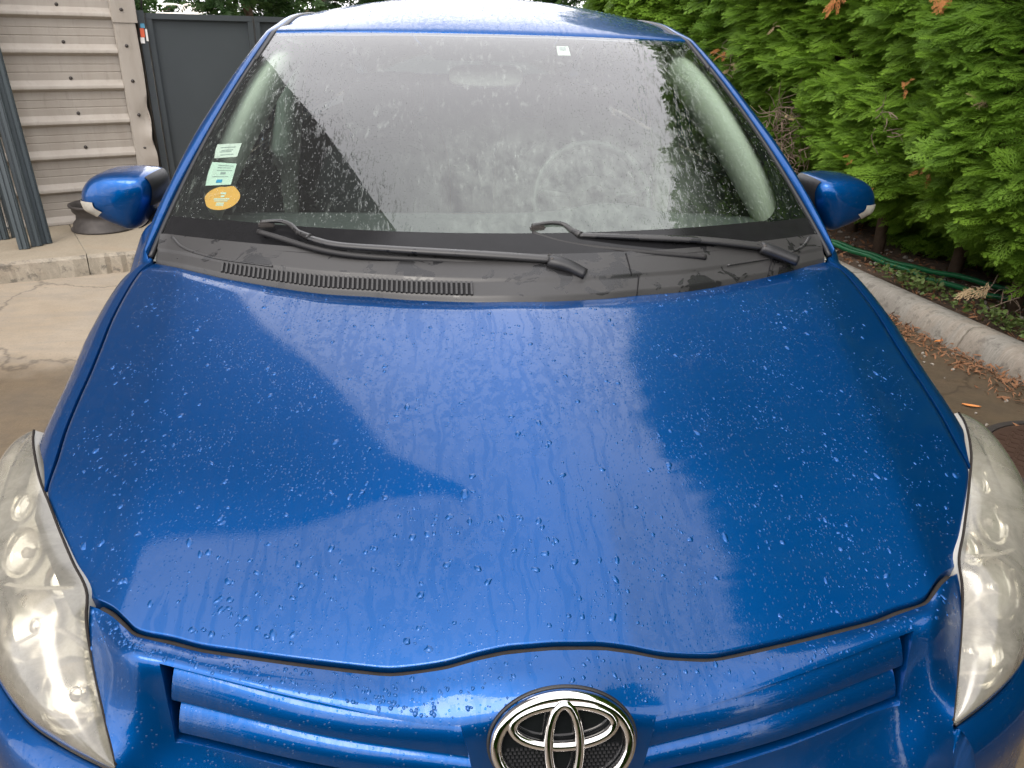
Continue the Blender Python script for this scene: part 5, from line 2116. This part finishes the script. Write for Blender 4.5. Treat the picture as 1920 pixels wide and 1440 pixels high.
for k, (x, y, h, w, kd, lab) in enumerate((
    (-7.45, 18.5, 4.0, 1.0, 1, 'dark green tree beside the wall corner, left of the white wrecks'),
    (-4.15, 17.5, 3.9, 1.05, 1, 'dense conifer behind the gate just right of the white wrecks'),
    (-2.9, 19.0, 3.9, 1.4, 0, 'leafy tree behind the gate beside the left end of the car roof'),
    (-.9, 19.5, 3.8, 1.8, 0, 'tree showing just over the left half of the car roof'),
    (1.4, 20.5, 3.9, 1.9, 0, 'dark tree behind the right half of the car roof'),
    (3.6, 19.0, 4.3, 1.9, 1, 'dark conifer behind the right corner of the car roof'),
    (5.6, 17.0, 4.8, 2.0, 1, 'dark conifer rising behind the far end of the hedge'),
    (-25.5, 74.0, 9.5, 4.2, 0, 'distant tree behind the left white wreck'),
    (-20.5, 76.0, 9.0, 4.4, 1, 'distant conifer straight behind the right white wreck'),
    (-14.5, 75.0, 9.5, 4.2, 0, 'distant tree to the right of the white wrecks'))):
    tree((x, y, 0), h, w, kd, lab)


def wreck(loc, rz, label, van):
    root = empty('wrecked_car', loc, rz)
    tag(root, label, 'wrecked car', 'white wrecks heaped behind the gate')
    def hoop(name, pts, r=.035, mat='wreck_white'):
        tube(name, spl(pts, 26), r, MAT[mat], root, 8)
    w = .80
    # body tub
    P = A([[(w * sx, y, z) for sx, z in ((-1, .25), (-1.04, .55), (-1.0, .82), (-.8, .88), (.8, .88), (1.0, .82), (1.04, .55), (1, .25))] for y in (-1.9, -1.6, -.9, .8, 1.6, 1.9)])
    P[0, :, 0] *= .85; P[-1, :, 0] *= .85
    F = grid_faces(6, 8, False, True) + [tuple(range(8)), tuple(40 + i for i in reversed(range(8)))]
    mobj('body', P.reshape(-1, 3), F, MAT['wreck_white'], root)
    for y in (-.85, .25, 1.3):
        hoop('roof_hoop', [(-w, y - .25, .85), (-.68, y, 1.28), (-.5, y + .02, 1.40), (.5, y + .02, 1.40), (.68, y, 1.28), (w, y - .25, .85)])
    for sx in (-1, 1):
        hoop('roof_rail', [(sx * .64, -.85, 1.33), (sx * .64, .25, 1.37), (sx * .62, 1.3, 1.33)])
    if van:
        box('roof_skin', (0, .25, 1.415), (1.1, 2.1, .02), MAT['wreck_white'], root)
        box('tail_panel', (0.35, -1.0, 1.08), (.7, .04, .45), MAT['wreck_white'], root)
    box('cabin_shell', (0, .2, .70), (1.3, 2.0, .3), MAT['wreck_dark'], root)
    for sx in (-1, 1):
        for y in (-1.2, 1.25):
            lathe('wheel', [(.001, -.08), (.2, -.09), (.28, -.07), (.28, .07), (.2, .09), (.001, .08)], MAT['rubber'], root, 18, (sx * .74, y, .28), 'X')


def heap():
    P = np.zeros((30, 30, 3))
    for i in range(30):
        for j in range(30):
            x, y = -30 + i, 50 + j * .8
            d = max(0, 1 - (((x + 17.5) / 8) ** 2 + ((y - 62) / 7) ** 2))
            P[i, j] = (x, y, 1.55 * min(1, d * 2.2) - .02)
    tag(gobj('earth_mound', P, MAT['soil'], smooth=True), kind='structure')


heap()
wreck((-18.85, 60.5, 1.53), R(8), 'stripped white wreck with bare roof hoops on the mound, left one', False)
wreck((-16.95, 60.0, 1.53), R(-6), 'stripped white wreck with closed tail panel on the mound, right one', True)
